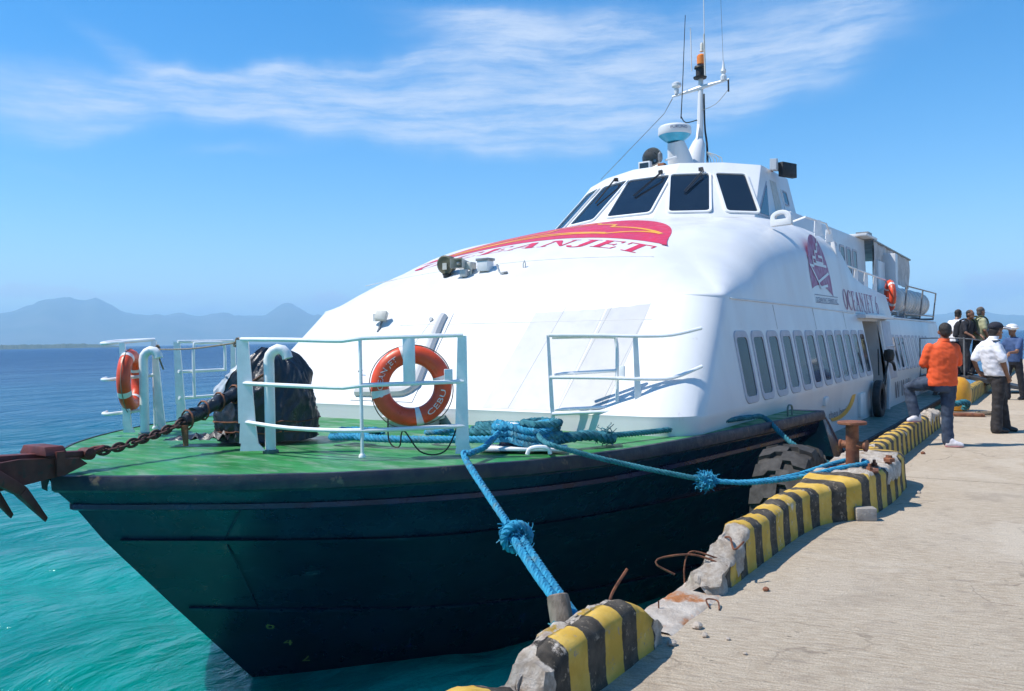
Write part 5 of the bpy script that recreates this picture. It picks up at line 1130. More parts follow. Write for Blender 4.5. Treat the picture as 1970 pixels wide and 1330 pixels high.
# anchor in its bow chock (drawn about an origin 0.20 aft)
an = thing('anchor', 'dark red anchor hanging over the bow tip, flukes pointing down', 'anchor', (-6.35, 2.800, .62))
MB().hexa([V(p) for p in ((-6.42, 2.500, .66), (-6.28, 2.500, .66), (-6.30, 3.420, .69), (-6.38, 3.420, .69), (-6.42, 2.500, .80), (-6.28, 2.500, .80), (-6.30, 3.420, .745), (-6.38, 3.420, .745))]).build('shank', M['anchor'], an, bev=.008)
MB().lathe([(.0, -.07), (.045, -.06), (.05, 0), (.045, .06), (.0, .07)], (-6.34, 3.460, .715), (1, 0, 0), 16).build('shackle_pin', M['anchor'], an)
MB().tube([(-6.29, 3.420, .72), (-6.30, 3.550, .745), (-6.34, 3.600, .75), (-6.38, 3.550, .745), (-6.39, 3.420, .72)], .018, 7).build('shackle', M['anchor'], an)
MB().tube([(-6.62, 2.520, .70), (-6.08, 2.520, .70)], [.06, .06], 12).build('crown', M['anchor'], an)
for sx in (-.22, .20):
    b0 = V((-6.35 + sx, 2.56, .70)); tpv = V((-6.33 + sx * .85, 2.98 + (.07 if sx > 0 else 0), .28)); s1 = V((.065, 0, 0)); md_ = b0.lerp(tpv, .5) + V((0, .05, .02))
    mb = MB()
    mb.hexa([b0 - s1, b0 + s1, b0 + s1 * .9 + V((0, .11, .05)), b0 - s1 * .9 + V((0, .11, .05)), md_ - s1 * .8, md_ + s1 * .8, md_ + s1 * .7 + V((0, .055, .05)), md_ - s1 * .7 + V((0, .055, .05))])
    mb.hexa([md_ - s1 * .8, md_ + s1 * .8, md_ + s1 * .7 + V((0, .055, .05)), md_ - s1 * .7 + V((0, .055, .05)), tpv - s1 * .14, tpv + s1 * .14, tpv + s1 * .1 + V((0, .02, .03)), tpv - s1 * .1 + V((0, .02, .03))])
    mb.build('fluke', M['anchor'], an, bev=.008)
ckm = M['anchor']; chock = fb(MB().prism([(-6.20, 2.500, .52), (-6.20, 3.220, .60), (-6.20, 3.380, .66), (-6.20, 3.320, .71), (-6.20, 2.900, .755), (-6.20, 2.640, .74), (-6.20, 2.520, .66)], (.022, 0, 0)), 'bow_chock', ckm)
fb(MB().prism([(-6.50, 2.500, .52), (-6.50, 3.220, .60), (-6.50, 3.380, .66), (-6.50, 3.320, .71), (-6.50, 2.900, .755), (-6.50, 2.640, .74), (-6.50, 2.520, .66)], (-.022, 0, 0)), 'bow_chock', ckm)
fb(MB().hexa([V(p) for p in ((-6.54, 3.060, .755), (-6.15, 3.060, .755), (-6.15, 3.220, .755), (-6.54, 3.220, .755), (-6.50, 3.070, .82), (-6.19, 3.070, .82), (-6.19, 3.210, .815), (-6.50, 3.210, .815))]), 'chock_bridge', ckm, bev=.006)
fb(MB().hexa([V(p) for p in ((-6.165, 3.130, .60), (-6.135, 3.130, .60), (-6.135, 3.190, .60), (-6.165, 3.190, .60), (-6.165, 3.130, .78), (-6.135, 3.130, .78), (-6.135, 3.190, .78), (-6.165, 3.190, .78))]), 'chock_leg', ckm)
fb(MB().lathe([(.06, 0), (.045, .13), (.06, .26)], (-6.48, 2.580, .60), (1, 0, 0), 14), 'bow_roller', ckm)

# tyres
CAM_SCALE, CAM_DZ = 1.0, 0.0
def tyre(label, c, R_, W_, m, lugs=0):
    t_ = thing('tyre_fender', label, 'tyre', (c[0], c[1], c[2] - R_), 'tyre fenders'); c = V(c)
    prof = [(R_ * .56, -.34), (R_ * .62, -.46), (R_ * .80, -.50), (R_ * .93, -.46), (R_ * .965, -.34), (R_ * .975, 0), (R_ * .965, .34), (R_ * .93, .46), (R_ * .80, .50), (R_ * .62, .46), (R_ * .56, .34), (R_ * .60, 0)]
    n = 48; mb = MB(); mb.grid(lambda i, j: c + V((prof[j][1] * W_, prof[j][0] * math.cos(2 * math.pi * i / n), prof[j][0] * math.sin(2 * math.pi * i / n))), n + 1, len(prof), wrap=True)
    mb.build('carcass', m, t_, ang=50)
    for k in range(lugs):
        for sgn in (1, -1):
            a0 = 2 * math.pi * (k + (.5 if sgn > 0 else 0)) / lugs; dw = 2 * math.pi / lugs
            def L(x, a, r): return c + V((x * W_ * sgn, r * math.cos(a), r * math.sin(a)))
            vs = []
            for (x, sh) in ((-.03, 0.0), (.18, .02), (.24, .22), (.46, .26), (.50, .26)):
                ro = R_ * (1.035 if x < .45 else (.99 if x < .48 else .90)); ri = R_ * (.955 if x < .45 else .92 if x < .48 else .86)
                for aa, rr in ((a0 + dw * (sh), ri), (a0 + dw * (sh + .03), ro), (a0 + dw * (sh + .60), ro), (a0 + dw * (sh + .63), ri)): vs.append(L(x, aa, rr))
            fs = [(i * 4 + j, i * 4 + j + 1, i * 4 + 5 + j, i * 4 + 4 + j) for i in range(4) for j in range(3)] + [(0, 1, 2, 3), (16, 17, 18, 19)]
            MB().add(vs, fs).build('tread_lug', m, t_, ang=30)
    return t_
tyre('huge tractor tyre with chevron tread wedged between hull and pier', (-2.335, 8.46, -.20), .66, .52, M['tyre'], 15)
CAM_SCALE, CAM_DZ = 1.10, -.16
t2 = tyre('black car tyre fender hanging beside the open cabin door', (-2.80, 15.72, .42), .34, .13, M['tyre_dark'])
MB().tube([(-2.78, 15.62, .84), (-2.80, 15.7, 1.3)], .012, 5).build('hanging_rope', M['black'], t2)
# dark rope bundle hung on the door post
o = MB().tube(spline([(-2.86, 16.9, 1.20), (-2.84, 16.95, 1.12), (-2.85, 16.92, 1.02), (-2.86, 16.7, .80), (-2.85, 16.3, .62), (-2.86, 15.6, .58)], 24), .018, 6)
o.tube(spline([(-2.84, 16.95, 1.05), (-2.82, 17.3, 1.0), (-2.82, 17.5, .86)], 8), .03, 6); o.lathe([(.0, -.13), (.08, -.10), (.10, 0), (.08, .10), (.0, .12)], (-2.83, 16.93, 1.16), n=10)
tag(o.build('rope_bundle', M['black']), 'black rope bundle hung on the cabin door post', 'rope')
# life raft canisters
CAM_SCALE, CAM_DZ = 1.12, -.192
for k, (y, nm) in enumerate(zip((20.95, 22.1, 23.25, 24.4), ('first', 'second', 'third', 'fourth'))):
    t_ = thing('life_raft', '%s white life raft canister from the bow end of the roof cradle' % nm, 'life raft', (XC + 2.86, y, 1.98), 'life raft canisters on the cabin roof')
    MB().lathe([(.0, -.56), (.20, -.54), (.30, -.46), (.325, -.36), (.325, -.02), (.345, 0), (.325, .02), (.325, .36), (.30, .46), (.20, .54), (.0, .56)], (XC + 2.86, y, 2.32), (0, 1, 0), 22).build('shell', M['raft'], t_)
    for q_ in (-.3, .3): MB().lathe([(.33, -.02), (.336, -.02), (.336, .02), (.33, .02)], (XC + 2.86, y + q_, 2.32), (0, 1, 0), 22).build('strap', M['white_dirty'], t_)

# ---- pier furniture
CAM_SCALE, CAM_DZ = 1.0, 0.0
bo = thing('mooring_bollard', 'rusty steel mooring post with flat top and crossbar on the kerb bulge', 'bollard', (-1.67, 8.06, .34))
MB().lathe([(.060, 0), (.056, .40), (.060, .41)], (-1.67, 8.06, .355), n=20).build('post', M['rust'], bo)
MB().lathe([(.125, .40), (.128, .405), (.128, .422), (.12, .427)], (-1.67, 8.06, .355), n=22).build('top_plate', M['rust'], bo, smooth=False)
MB().lathe([(.055, -.13), (.055, -.11), (.036, -.10), (.036, .09), (.045, .10), (.045, .115)], (-1.67, 8.06, .565), V((RH - F0 * .9)) * -1, 16).build('crossbar', M['rust'], bo, ang=30)
MB().box((-1.66, 8.05, .352), (.42, .36, .02), Matrix.Rotation(RAD(10), 3, 'Z')).build('base_plate', M['rust'], bo, bev=.003)
for p_ in ((-1.50, 7.93), (-1.51, 8.2)): MB().lathe([(.03, 0), (.03, .03), (.016, .03), (.016, .06)], (p_[0], p_[1], .36), n=6).build('bolt', M['rust'], bo, smooth=False)
MB().tube([(-1.46, 8.62, .33), (-1.455, 8.63, .41)], .03, 8).build('bolt', M['rust'], bo); MB().lathe([(.055, 0), (.055, .03), (.03, .04)], (-1.455, 8.63, .35), n=6).build('nut', M['rust'], bo, smooth=False)
o = MB().box((-1.46, 7.50, .055), (.17, .11, .11), Matrix.Rotation(RAD(28), 3, 'Z')).build('loose_block', M['mortar'], bev=.012); tag(o, 'loose grey block against the kerb bulge below the bollard', 'block')
def rebar(label, pts, r=.009):
    o = MB().tube(spline(pts, max(8, 6 * len(pts))), r, 6).build('rebar', M['rebar']); return tag(o, label, 'rebar', 'rusty bars sticking out of the broken kerb')
rebar('straight rusty bar standing out of the near kerb block', [(-1.95, 3.72, .2), (-1.96, 3.78, .28), (-1.93, 3.90, .385)], .008)
rebar('rusty bar bent into a hook over the water at the smashed kerb end', [(-1.80, 5.05, .14), (-2.0, 5.0, .20), (-2.18, 4.9, .18), (-2.20, 4.87, .14), (-2.1, 4.92, .08)], .007)
rebar('rusty bar dropping down beside the smashed kerb end', [(-1.84, 5.10, .16), (-2.02, 5.02, .215), (-2.05, 4.96, .13), (-2.03, 4.92, -.02)], .006)
rebar('twisted rusty bar lying across the raw concrete of the smashed kerb', [(-1.92, 5.35, .25), (-1.86, 5.28, .265), (-1.80, 5.18, .22), (-1.76, 5.25, .26)], .007)
rebar('thin rusty wire loop on the flat ledge between the kerb blocks', [(-1.76, 4.62, .01), (-1.80, 4.68, .035), (-1.74, 4.70, .03), (-1.70, 4.62, .006)], .005)
rebar('thin upright rusty wire at the pier edge between the kerb blocks', [(-1.98, 4.40, -.01), (-1.985, 4.41, .07)], .005)
M['ledge'] = mk('rust_stained_concrete', (.40, .34, .28), .9, c2=(.50, .44, .37), ns=7, c3=(.34, .13, .04), n3=4, t3=.56, w3=.07, bump=.7, bs=30)
lg = MB().grid(lambda i, j: (lambda y, u: V((-2.065 + .03 * mnoise.noise(V((y * 4, 0, 2))) + .30 * u - (.04 if j == 0 else 0), y, .012 + (.035 * abs(mnoise.noise(V((y * 7, u * 5, 3)))) + .02) * math.sin(math.pi * min(1, u * 1.0 + .12)) * (1 - u) - (.10 if j == 0 else 0) - (.02 if j == 10 else 0))))(4.1 + .95 * i / 24, j / 10), 25, 11)
lgo = lg.build('broken_ledge', M['ledge'], pier, ang=60)
rr = random.Random(9)
for k, (x, y, s_) in enumerate([(-1.585, 5.13, .022), (-1.70, 4.28, .03), (-1.62, 4.18, .02), (-1.50, 4.20, .013), (-1.36, 4.05, .012), (-1.72, 3.98, .026), (-1.25, 9.0, .02), (-1.60, 11.9, .03)]):
    mb = MB(); n_ = 6
    mb.grid(lambda i, j: V((x, y, s_ * .5)) + V((math.cos(2 * math.pi * j / 7) * math.sin(math.pi * i / 5), math.sin(2 * math.pi * j / 7) * math.sin(math.pi * i / 5), -math.cos(math.pi * i / 5) * .7)) * s_ * (1 + .35 * mnoise.noise(V((i * 1.3 + k, j * 1.7, k)))), 6, 7, wrap=True)
    o = mb.build('pebble', M['rust'] if k in (0, 7) else M['ledge'], ang=30)
    tag(o, ['dark rusty stone alone on the open concrete', 'larger rubble piece behind the near kerb block', 'small rubble piece behind the near kerb block', 'tiny chip on the concrete right of the near kerb block', 'tiny pale chip furthest right of the near kerb block', 'rubble lump against the far end of the near kerb block', 'small stone on the concrete right of the kerb bulge', 'rusty scrap on the concrete near the standing man'][k], 'stone', 'stones on the pier')
# yellow buoy, rope scraps, rusty plates
o = MB().lathe([(.10, 0), (.20, .03), (.24, .15), (.25, .40), (.22, .56), (.13, .66), (.05, .68)], (-1.86, 18.6, .0), n=24).build('mooring_buoy', M['yellow_buoy']); tag(o, 'yellow rounded buoy standing at the pier edge behind the man in orange', 'buoy')
pile('tangle of tan rope on the concrete beyond the man in orange', -1.33, 17.75, .22, 2.6, M['rope_tan'], 31, .5, .022, .02)
o = rope_mesh([(-1.95, 17.5, .25), (-1.8, 17.6, .22), (-1.68, 17.75, .24), (-1.62, 17.9, .20), (-1.70, 18.0, .10)], .06, .2).build('rope_coil', M['rope_teal']); tag(o, 'thick teal rope end lying beside the yellow buoy', 'rope', 'coiled ropes on the foredeck'); del o['group']
o = MB().box((-1.58, 17.55, .03), (.5, .35, .05), Matrix.Rotation(RAD(12), 3, 'Z')).build('steel_plate', M['rust'], bev=.005); tag(o, 'rusty steel plate on the concrete beyond the man in orange', 'plate')

# gangway at the stern
gw = thing('gangway', 'dark steel gangway with rope handrail leading to the stern', 'gangway', (-2.2, 24, 0))
M['gw'] = mk('dark_steel', (.045, .045, .05), .6, c2=(.08, .075, .07), ns=6)
MB().box((-2.75, 24.1, .42), (1.3, 1.1, .07)).build('platform', M['gw'], gw, bev=.005)
MB().hexa([V(p) for p in ((-2.15, 23.6, .38), (-.75, 24.2, .02), (-.75, 25.0, .02), (-2.15, 24.6, .38), (-2.15, 23.6, .47), (-.75, 24.2, .10), (-.75, 25.0, .10), (-2.15, 24.6, .47))]).build('ramp', M['gw'], gw)
for a_, b_ in (((-2.7, 23.6, .40), (-2.95, 23.6, -.2)), ((-2.2, 23.6, .40), (-2.9, 23.62, -.15))): MB().tube([a_, b_], .05, 6).build('strut', M['gw'], gw)
for p_ in ((-3.2, 23.58, .45), (-2.2, 23.58, .45), (-1.5, 23.9, .30), (-.8, 24.2, .1)): MB().tube([p_, V(p_) + V((0, 0, .98))], .018, 6).build('stanchion', M['steel'], gw)
MB().tube(spline([(-3.2, 23.58, 1.42), (-2.2, 23.58, 1.40), (-1.5, 23.9, 1.26), (-.8, 24.2, 1.06)], 20), .014, 6).build('handrail', M['steel'], gw)
MB().tube(spline([(-2.6, 25.2, .10), (-2.2, 25.0, .0), (-1.9, 24.6, .12), (-1.6, 23.8, .30)], 14), .02, 6).build('line', M['steel'], gw)

# ================================================================== PEOPLE
M['skin'] = mk('skin', (.22, .105, .060), .5, var=.08, ns=20)
M['hair'] = mk('dark_hair', (.016, .012, .010), .6, c2=(.03, .024, .02), ns=40, bump=.5, bs=180)
M['c_orange'] = mk('orange_polo', (.80, .10, .022), .8, var=.05, ns=7, bump=.25, bs=12)
M['c_white'] = mk('white_shirt', (.72, .72, .76), .8, var=.03, ns=7, bump=.25, bs=12)
M['c_jean'] = mk('blue_denim', (.022, .036, .068), .85, c2=(.045, .068, .11), ns=6, bump=.35, bs=16)
M['c_black'] = mk('black_trousers', (.020, .017, .018), .85, c2=(.034, .030, .030), ns=8, bump=.3, bs=14)
M['c_dark'] = mk('dark_clothes', (.018, .019, .026), .85, bump=.3, bs=14)
M['c_khaki'] = mk('khaki_shirt', (.34, .34, .20), .8, bump=.3, bs=14)
M['c_blue'] = mk('blue_workwear', (.04, .08, .19), .85, bump=.3, bs=14)
M['c_green'] = mk('olive_backpack', (.05, .07, .03), .8, bump=.3, bs=20)
M['shoe'] = mk('white_trainer', (.66, .62, .63), .5, var=.08, ns=20)
M['sole'] = mk('pink_sole', (.45, .22, .22), .6)
M['bshoe'] = mk('black_shoe', (.016, .014, .014), .4)
M['cap'] = mk('navy_cap', (.018, .02, .032), .8)
M['helm_b'] = mk('blue_helmet', (.03, .22, .55), .35)
M['helm_w'] = mk('white_helmet', (.75, .75, .74), .35)
class Body:
    """figure in a local frame: r to image right, f away from the camera, u up; metres from the given foot point"""
    def __init__(s, org, rdir=None):
        s.o = V(org); s.r = (rdir or RH).normalized(); s.f = ZU.cross(s.r)
    def P(s, p): return s.o + s.r * p[0] + ZU * p[1] + s.f * p[2]
    def cap(s, mb, pts, rad, n=12):
        """tapered limb with rounded ends"""
        pts = [s.P(p) for p in pts]; P_, R_ = [], []
        d0 = (pts[0] - pts[1]).normalized(); d1 = (pts[-1] - pts[-2]).normalized()
        for a in (80, 55, 28): P_.append(pts[0] + d0 * rad[0] * math.sin(RAD(a))); R_.append(rad[0] * math.cos(RAD(a)))
        P_ += pts; R_ += list(rad)
        for a in (28, 55, 80): P_.append(pts[-1] + d1 * rad[-1] * math.sin(RAD(a))); R_.append(rad[-1] * math.cos(RAD(a)))
        mb.tube(P_, R_, n)
    def rings(s, mb, rg, yaw=0.0, n=20):
        """torso: (centre, half width, half depth) rings, rotated by yaw about the vertical"""
        e1 = s.r * math.cos(yaw) + s.f * math.sin(yaw); e2 = -s.r * math.sin(yaw) + s.f * math.cos(yaw); vs = []
        for c, a, b in rg:
            for j in range(n):
                t = 2 * math.pi * j / n; ca, sa = math.cos(t), math.sin(t); k = (abs(ca) ** 2.4 + abs(sa) ** 2.4) ** (-1 / 2.4); vs.append(s.P(c) + e1 * a * ca * k + e2 * b * sa * k)
        m = len(rg); mb.add(vs, [(i * n + j, i * n + (j + 1) % n, (i + 1) * n + (j + 1) % n, (i + 1) * n + j) for i in range(m - 1) for j in range(n)] + [tuple(range(n - 1, -1, -1)), tuple((m - 1) * n + j for j in range(n))])
    def ball(s, mb, c, rx, ry, rz, yaw=0.0, n=14):
        e1 = s.r * math.cos(yaw) + s.f * math.sin(yaw); e2 = -s.r * math.sin(yaw) + s.f * math.cos(yaw); m = 10
        vs = [s.P(c) + e1 * rx * math.sin(math.pi * (i + .15) / (m - .7)) * math.cos(2 * math.pi * j / n) + e2 * rz * math.sin(math.pi * (i + .15) / (m - .7)) * math.sin(2 * math.pi * j / n) - ZU * ry * math.cos(math.pi * (i + .15) / (m - .7)) for i in range(m) for j in range(n)]
        mb.add(vs, [(i * n + j, i * n + (j + 1) % n, (i + 1) * n + (j + 1) % n, (i + 1) * n + j) for i in range(m - 1) for j in range(n)] + [tuple(range(n - 1, -1, -1)), tuple((m - 1) * n + j for j in range(n))])
    def head(s, mb, c, yaw, k=1.0):
        """yaw 0 = facing away from the camera, pi/2 turn = facing image right (-90 deg about up)"""
        fx, ff = math.sin(yaw), math.cos(yaw)          # facing direction in (r, f)
        q = lambda a, u, o: (c[0] + k * (fx * a + ff * o), c[1] + k * u, c[2] + k * (ff * a - fx * o))
        s.ball(mb, q(-.008, .025, 0), .078 * k, .108 * k, .096 * k, -yaw); s.ball(mb, q(.022, -.055, 0), .056 * k, .066 * k, .066 * k, -yaw)
        s.cap(mb, [q(.080, .012, 0), q(.104, -.022, 0)], [.011 * k, .015 * k], 8)
        s.cap(mb, [q(.082, -.062, -.018), q(.082, -.062, .018)], [.012 * k, .012 * k], 8); s.ball(mb, q(.066, -.100, 0), .026 * k, .022 * k, .024 * k)
        s.cap(mb, [q(.082, .030, -.036), q(.086, .034, -.014)], [.010 * k, .010 * k], 6); s.cap(mb, [q(.082, .030, .036), q(.086, .034, .014)], [.010 * k, .010 * k], 6)
        for e in (-1, 1): s.ball(mb, q(-.008, -.005, .080 * e), .016 * k, .032 * k, .020 * k)
        return q
    def hand(s, mb, w, d, up_, k=1.0):
        """palm + five bent fingers from wrist w along d (local), up_ = back of hand"""
        d = V(d).normalized(); up_ = V(up_); up_ = (up_ - d * up_.dot(d)).normalized(); sd = d.cross(up_); w = V(w)
        A_ = lambda a, b, c: tuple(w + d * a * k + sd * b * k + up_ * c * k)
        s.cap(mb, [A_(.0, 0, 0), A_(.05, 0, 0), A_(.085, 0, -.004)], [.026 * k, .034 * k, .030 * k], 10); s.cap(mb, [A_(.06, -.026, 0), A_(.06, .026, 0)], [.017 * k, .017 * k], 8)
        for b, L_ in ((-.030, .062), (-.010, .076), (.011, .080), (.031, .070)): s.cap(mb, [A_(.085, b, 0), A_(.085 + L_ * .5, b * 1.05, -.008), A_(.085 + L_ * .85, b * 1.05, -.030)], [.0100 * k, .0092 * k, .0082 * k], 7)
        s.cap(mb, [A_(.028, .034, -.004), A_(.062, .056, -.012), A_(.088, .056, -.024)], [.013 * k, .011 * k, .009 * k], 7)
def remesh(mb, name, mats, parent, vox, smooth=4, mfun=None, disp=0.0, seed=0):
    o = mb.build('tmp', mats, parent, smooth=False); md = o.modifiers.new('r', 'REMESH'); md.mode = 'VOXEL'; md.voxel_size = vox; md.use_smooth_shade = True
    dg = bpy.context.evaluated_depsgraph_get(); me_ = bpy.data.meshes.new_from_object(o.evaluated_get(dg)); bpy.data.objects.remove(o)
    bm = bmesh.new(); bm.from_mesh(me_)
    for _ in range(smooth): bmesh.ops.smooth_vert(bm, verts=bm.verts, factor=.5, use_axis_x=True, use_axis_y=True, use_axis_z=True)
    if disp:
        bm.normal_update()
        for v_ in bm.verts:
            q_ = v_.co; nz = mnoise.noise(V((q_.x * 9 + seed, q_.y * 9, q_.z * 15))) + .6 * mnoise.noise(V((q_.x * 22 + q_.z * 16, q_.y * 22 + seed, q_.z * 24))); v_.co += v_.normal * disp * nz
    bm.to_mesh(me_); bm.free(); me_.materials.clear()
    for m_ in (mats if isinstance(mats, list) else [mats]): me_.materials.append(m_)
    me_.name = name
    if mfun:
        o0 = WL[parent]
        me_.polygons.foreach_set('material_index', [mfun(p.center + o0) for p in me_.polygons])
    me_.polygons.foreach_set('use_smooth', [True] * len(me_.polygons))
    o = bpy.data.objects.new(name, me_); col.objects.link(o); o.parent = parent; WL[o] = WL[parent]; return o
def shoe(b, par, heel, toe, m, sole=None):
    mb = MB(); h, t = V(heel), V(toe); d = t - h
    b.cap(mb, [tuple(h + V((0, .045, 0))), tuple(h + d * .5 + V((0, .05, 0))), tuple(h + d * .85 + V((0, .034, 0)))], [.045, .046, .036], 10)
    b.cap(mb, [tuple(h + V((0, .09, 0))), tuple(h + d * .25 + V((0, .085, 0)))], [.044, .042], 10)
    lo_ = b.P(h).z
    o = remesh(mb, 'shoe', m, par, .012, 3)
    if sole:
        w_ = (b.r * d.x + b.f * d.z).normalized(); sx = ZU.cross(w_); H, T = b.P(h), b.P(t)
        MB().prism([H - w_ * .04 - sx * .03 + ZU * .004, H - w_ * .04 + sx * .03 + ZU * .004, H.lerp(T, .6) + sx * .046 + ZU * .004, T + sx * .02 + ZU * .008, T - sx * .02 + ZU * .008, H.lerp(T, .6) - sx * .046 + ZU * .004], (0, 0, .022)).build('sole', sole, par, bev=.006)
    return o

# ---- man in orange polo, back to the camera, left foot up on the kerb
b = Body((-1.40, 12.78, 0)); pe = thing('person', 'man in orange polo and jeans, back turned, one foot up on the kerb', 'person', (-1.40, 12.78, 0))
hipR, hipL = (.045, .90, .04), (-.13, .90, .06); shR, shL = (.135, 1.36, .05), (-.215, 1.36, .05)
kR, aR = (.015, .47, .05), (.0, .10, .0); kL, aL = (-.36, .80, .36), (-.33, .43, .24)
elR, elL = (.205, 1.12, .10), (-.275, 1.11, .10); wrR, wrL = (-.05, 1.13, .26), (-.02, 1.15, .23); hd = (.01, 1.585, .06)
mb = MB()
b.rings(mb, [((-.04, .86, .05), .15, .10), ((-.04, 1.0, .05), .155, .105), ((-.04, 1.2, .05), .175, .11), ((-.04, 1.36, .05), .165, .09), ((-.02, 1.42, .05), .07, .06)])
b.cap(mb, [(-.02, 1.40, .05), (.0, 1.52, .055)], [.058, .054]); b.head(mb, hd, RAD(20))
for h_, k_, a_ in ((hipR, kR, aR), (hipL, kL, aL)): b.cap(mb, [h_, k_, a_], [.08, .055, .04])
for s_, e_, w_ in ((shR, elR, wrR), (shL, elL, wrL)): b.cap(mb, [s_, e_, w_], [.05, .042, .030])
b.hand(mb, wrR, (-1, .05, .1), (0, .3, 1)); b.hand(mb, wrL, (1, .02, .1), (0, .3, 1))
remesh(mb, 'body', M['skin'], pe, .009, 3)
mb = MB(); b.ball(mb, (hd[0] - .006, hd[1] + .045, hd[2] - .014), .086, .088, .098, RAD(-20)); b.ball(mb, (hd[0] - .012, hd[1] - .005, hd[2] - .045), .072, .075, .062, RAD(-20)); remesh(mb, 'hair', M['hair'], pe, .010, 2, disp=.003)
mb = MB()
b.rings(mb, [((-.045, .84, .05), .205, .135), ((-.045, .95, .05), .197, .135), ((-.04, 1.10, .05), .198, .135), ((-.04, 1.26, .05), .208, .130), ((-.04, 1.37, .05), .200, .108), ((-.03, 1.425, .05), .115, .085), ((-.015, 1.46, .052), .072, .070)])
b.cap(mb, [(.135, 1.365, .05), (.175, 1.26, .07), (.198, 1.15, .10)], [.070, .068, .064]); b.cap(mb, [(-.215, 1.365, .05), (-.25, 1.26, .07), (-.27, 1.15, .10)], [.070, .068, .064])
b.cap(mb, [(-.06, 1.452, .05), (.03, 1.452, .05)], [.04, .04])
shirt = remesh(mb, 'polo_shirt', M['c_orange'], pe, .012, 4, disp=.008, seed=1)
mb = MB(); b.rings(mb, [((-.015, 1.455, .052), .074, .074), ((-.005, 1.495, .056), .066, .068)], n=16); mb.build('collar', M['c_orange'], shirt, ang=60)
mb = MB()
b.rings(mb, [((-.045, .92, .05), .165, .12), ((-.045, .82, .05), .168, .125), ((-.045, .76, .055), .14, .11)])
b.cap(mb, [hipR, (.035, .68, .05), kR, (.01, .26, .04), (.005, .075, .01)], [.105, .098, .078, .078, .080]); b.cap(mb, [hipL, (-.27, .86, .20), kL, (-.35, .62, .31), (-.335, .42, .24)], [.105, .102, .082, .078, .076])
remesh(mb, 'jeans', M['c_jean'], pe, .012, 4, disp=.007, seed=2)
shoe(b, pe, (-.01, .0, -.02), (.16, .0, -.10), M['shoe'], M['sole']); shoe(b, pe, (-.30, .325, .22), (-.47, .325, .18), M['shoe'], M['sole'])
MB().tube(spline([b.P((hd[0] + .085, hd[1] + .01, hd[2] - .01)), b.P((hd[0] + .095, hd[1] + .016, hd[2] + .06)), b.P((hd[0] + .06, hd[1] + .01, hd[2] + .13))], 8), .005, 5).build('spectacles', M['cream'], pe)

# ---- officer in white shirt and dark cap, facing right, hand at his hip
b = Body((-.98, 14.85, 0)); pe = thing('person', 'man in white shirt, black trousers and dark cap with hand on hip', 'person', (-.98, 14.85, 0))
hd = (.045, 1.575, .0); hN, hF = (.05, .93, -.07), (.07, .93, .09); shN, shF = (-.05, 1.355, -.135), (-.08, 1.355, .13)
kN, aN = (.01, .50, -.07), (-.02, .10, -.08); kF, aF = (.16, .50, .08), (.20, .10, .06)
eN, wN = (.005, 1.10, -.24), (.105, .90, -.17); eF, wF = (-.21, 1.12, .17), (-.12, .95, .22)
mb = MB(); b.rings(mb, [((.05, .88, 0), .12, .15), ((.02, 1.05, 0), .125, .15), ((-.01, 1.25, 0), .12, .17), ((-.04, 1.38, 0), .09, .16), ((-.03, 1.43, 0), .06, .07)])
b.cap(mb, [(-.02, 1.42, 0), (.02, 1.52, 0)], [.058, .054]); b.head(mb, hd, RAD(82))
b.cap(mb, [hN, kN, aN], [.08, .055, .04]); b.cap(mb, [hF, kF, aF], [.08, .055, .04]); b.cap(mb, [shN, eN, wN], [.05, .042, .031]); b.cap(mb, [shF, eF, wF], [.05, .042, .031])
b.hand(mb, wN, (.5, -.85, .25), (-.2, .1, -1)); b.hand(mb, wF, (.6, -.5, -.3), (-.3, .1, 1)); remesh(mb, 'body', M['skin'], pe, .009, 3)
mb = MB(); b.ball(mb, (hd[0] - .02, hd[1] + .02, hd[2]), .098, .085, .084); b.ball(mb, (hd[0] - .055, hd[1] - .02, hd[2]), .052, .07, .070); remesh(mb, 'hair', M['hair'], pe, .011, 2)
mb = MB(); b.ball(mb, (hd[0] - .012, hd[1] + .085, hd[2]), .112, .072, .096); b.rings(mb, [((hd[0] - .012, hd[1] + .05, hd[2]), .108, .094), ((hd[0] - .012, hd[1] + .09, hd[2]), .109, .095)]); cp_ = remesh(mb, 'cap', M['cap'], pe, .010, 3)
br = [b.P((hd[0] + .06 + .165 * math.cos(a), hd[1] + .062 - .030 * math.cos(a), hd[2] + .095 * math.sin(a))) for a in [RAD(-90 + 180 * i / 12) for i in range(13)]]
MB().prism(br, (0, 0, .022)).build('brim', M['cap'], cp_); MB().tube(br, .012, 5).build('brim_piping', M['c_white'], cp_)
mb = MB(); b.rings(mb, [((.045, .885, 0), .152, .180), ((.03, 1.0, 0), .168, .185), ((.005, 1.15, 0), .165, .190), ((-.02, 1.28, 0), .152, .200), ((-.04, 1.37, 0), .125, .195), ((-.03, 1.43, 0), .085, .11), ((-.01, 1.465, 0), .070, .074)])
b.cap(mb, [(-.05, 1.365, -.135), (-.035, 1.25, -.195), (-.005, 1.16, -.232)], [.070, .070, .072]); b.cap(mb, [(-.08, 1.365, .13), (-.15, 1.25, .165), (-.19, 1.16, .172)], [.068, .070, .070])
sh_ = remesh(mb, 'shirt', M['c_white'], pe, .012, 4, disp=.008, seed=5)
mb = MB(); b.rings(mb, [((-.01, 1.46, 0), .076, .078), ((.012, 1.505, 0), .066, .068)], n=16); mb.build('collar', M['c_white'], sh_, ang=60)
MB().box(b.P((-.05, 1.435, -.15)), (.12, .055, .014), Matrix.Rotation(A + .3, 3, 'Z')).build('epaulette', M['c_dark'], sh_, bev=.003)
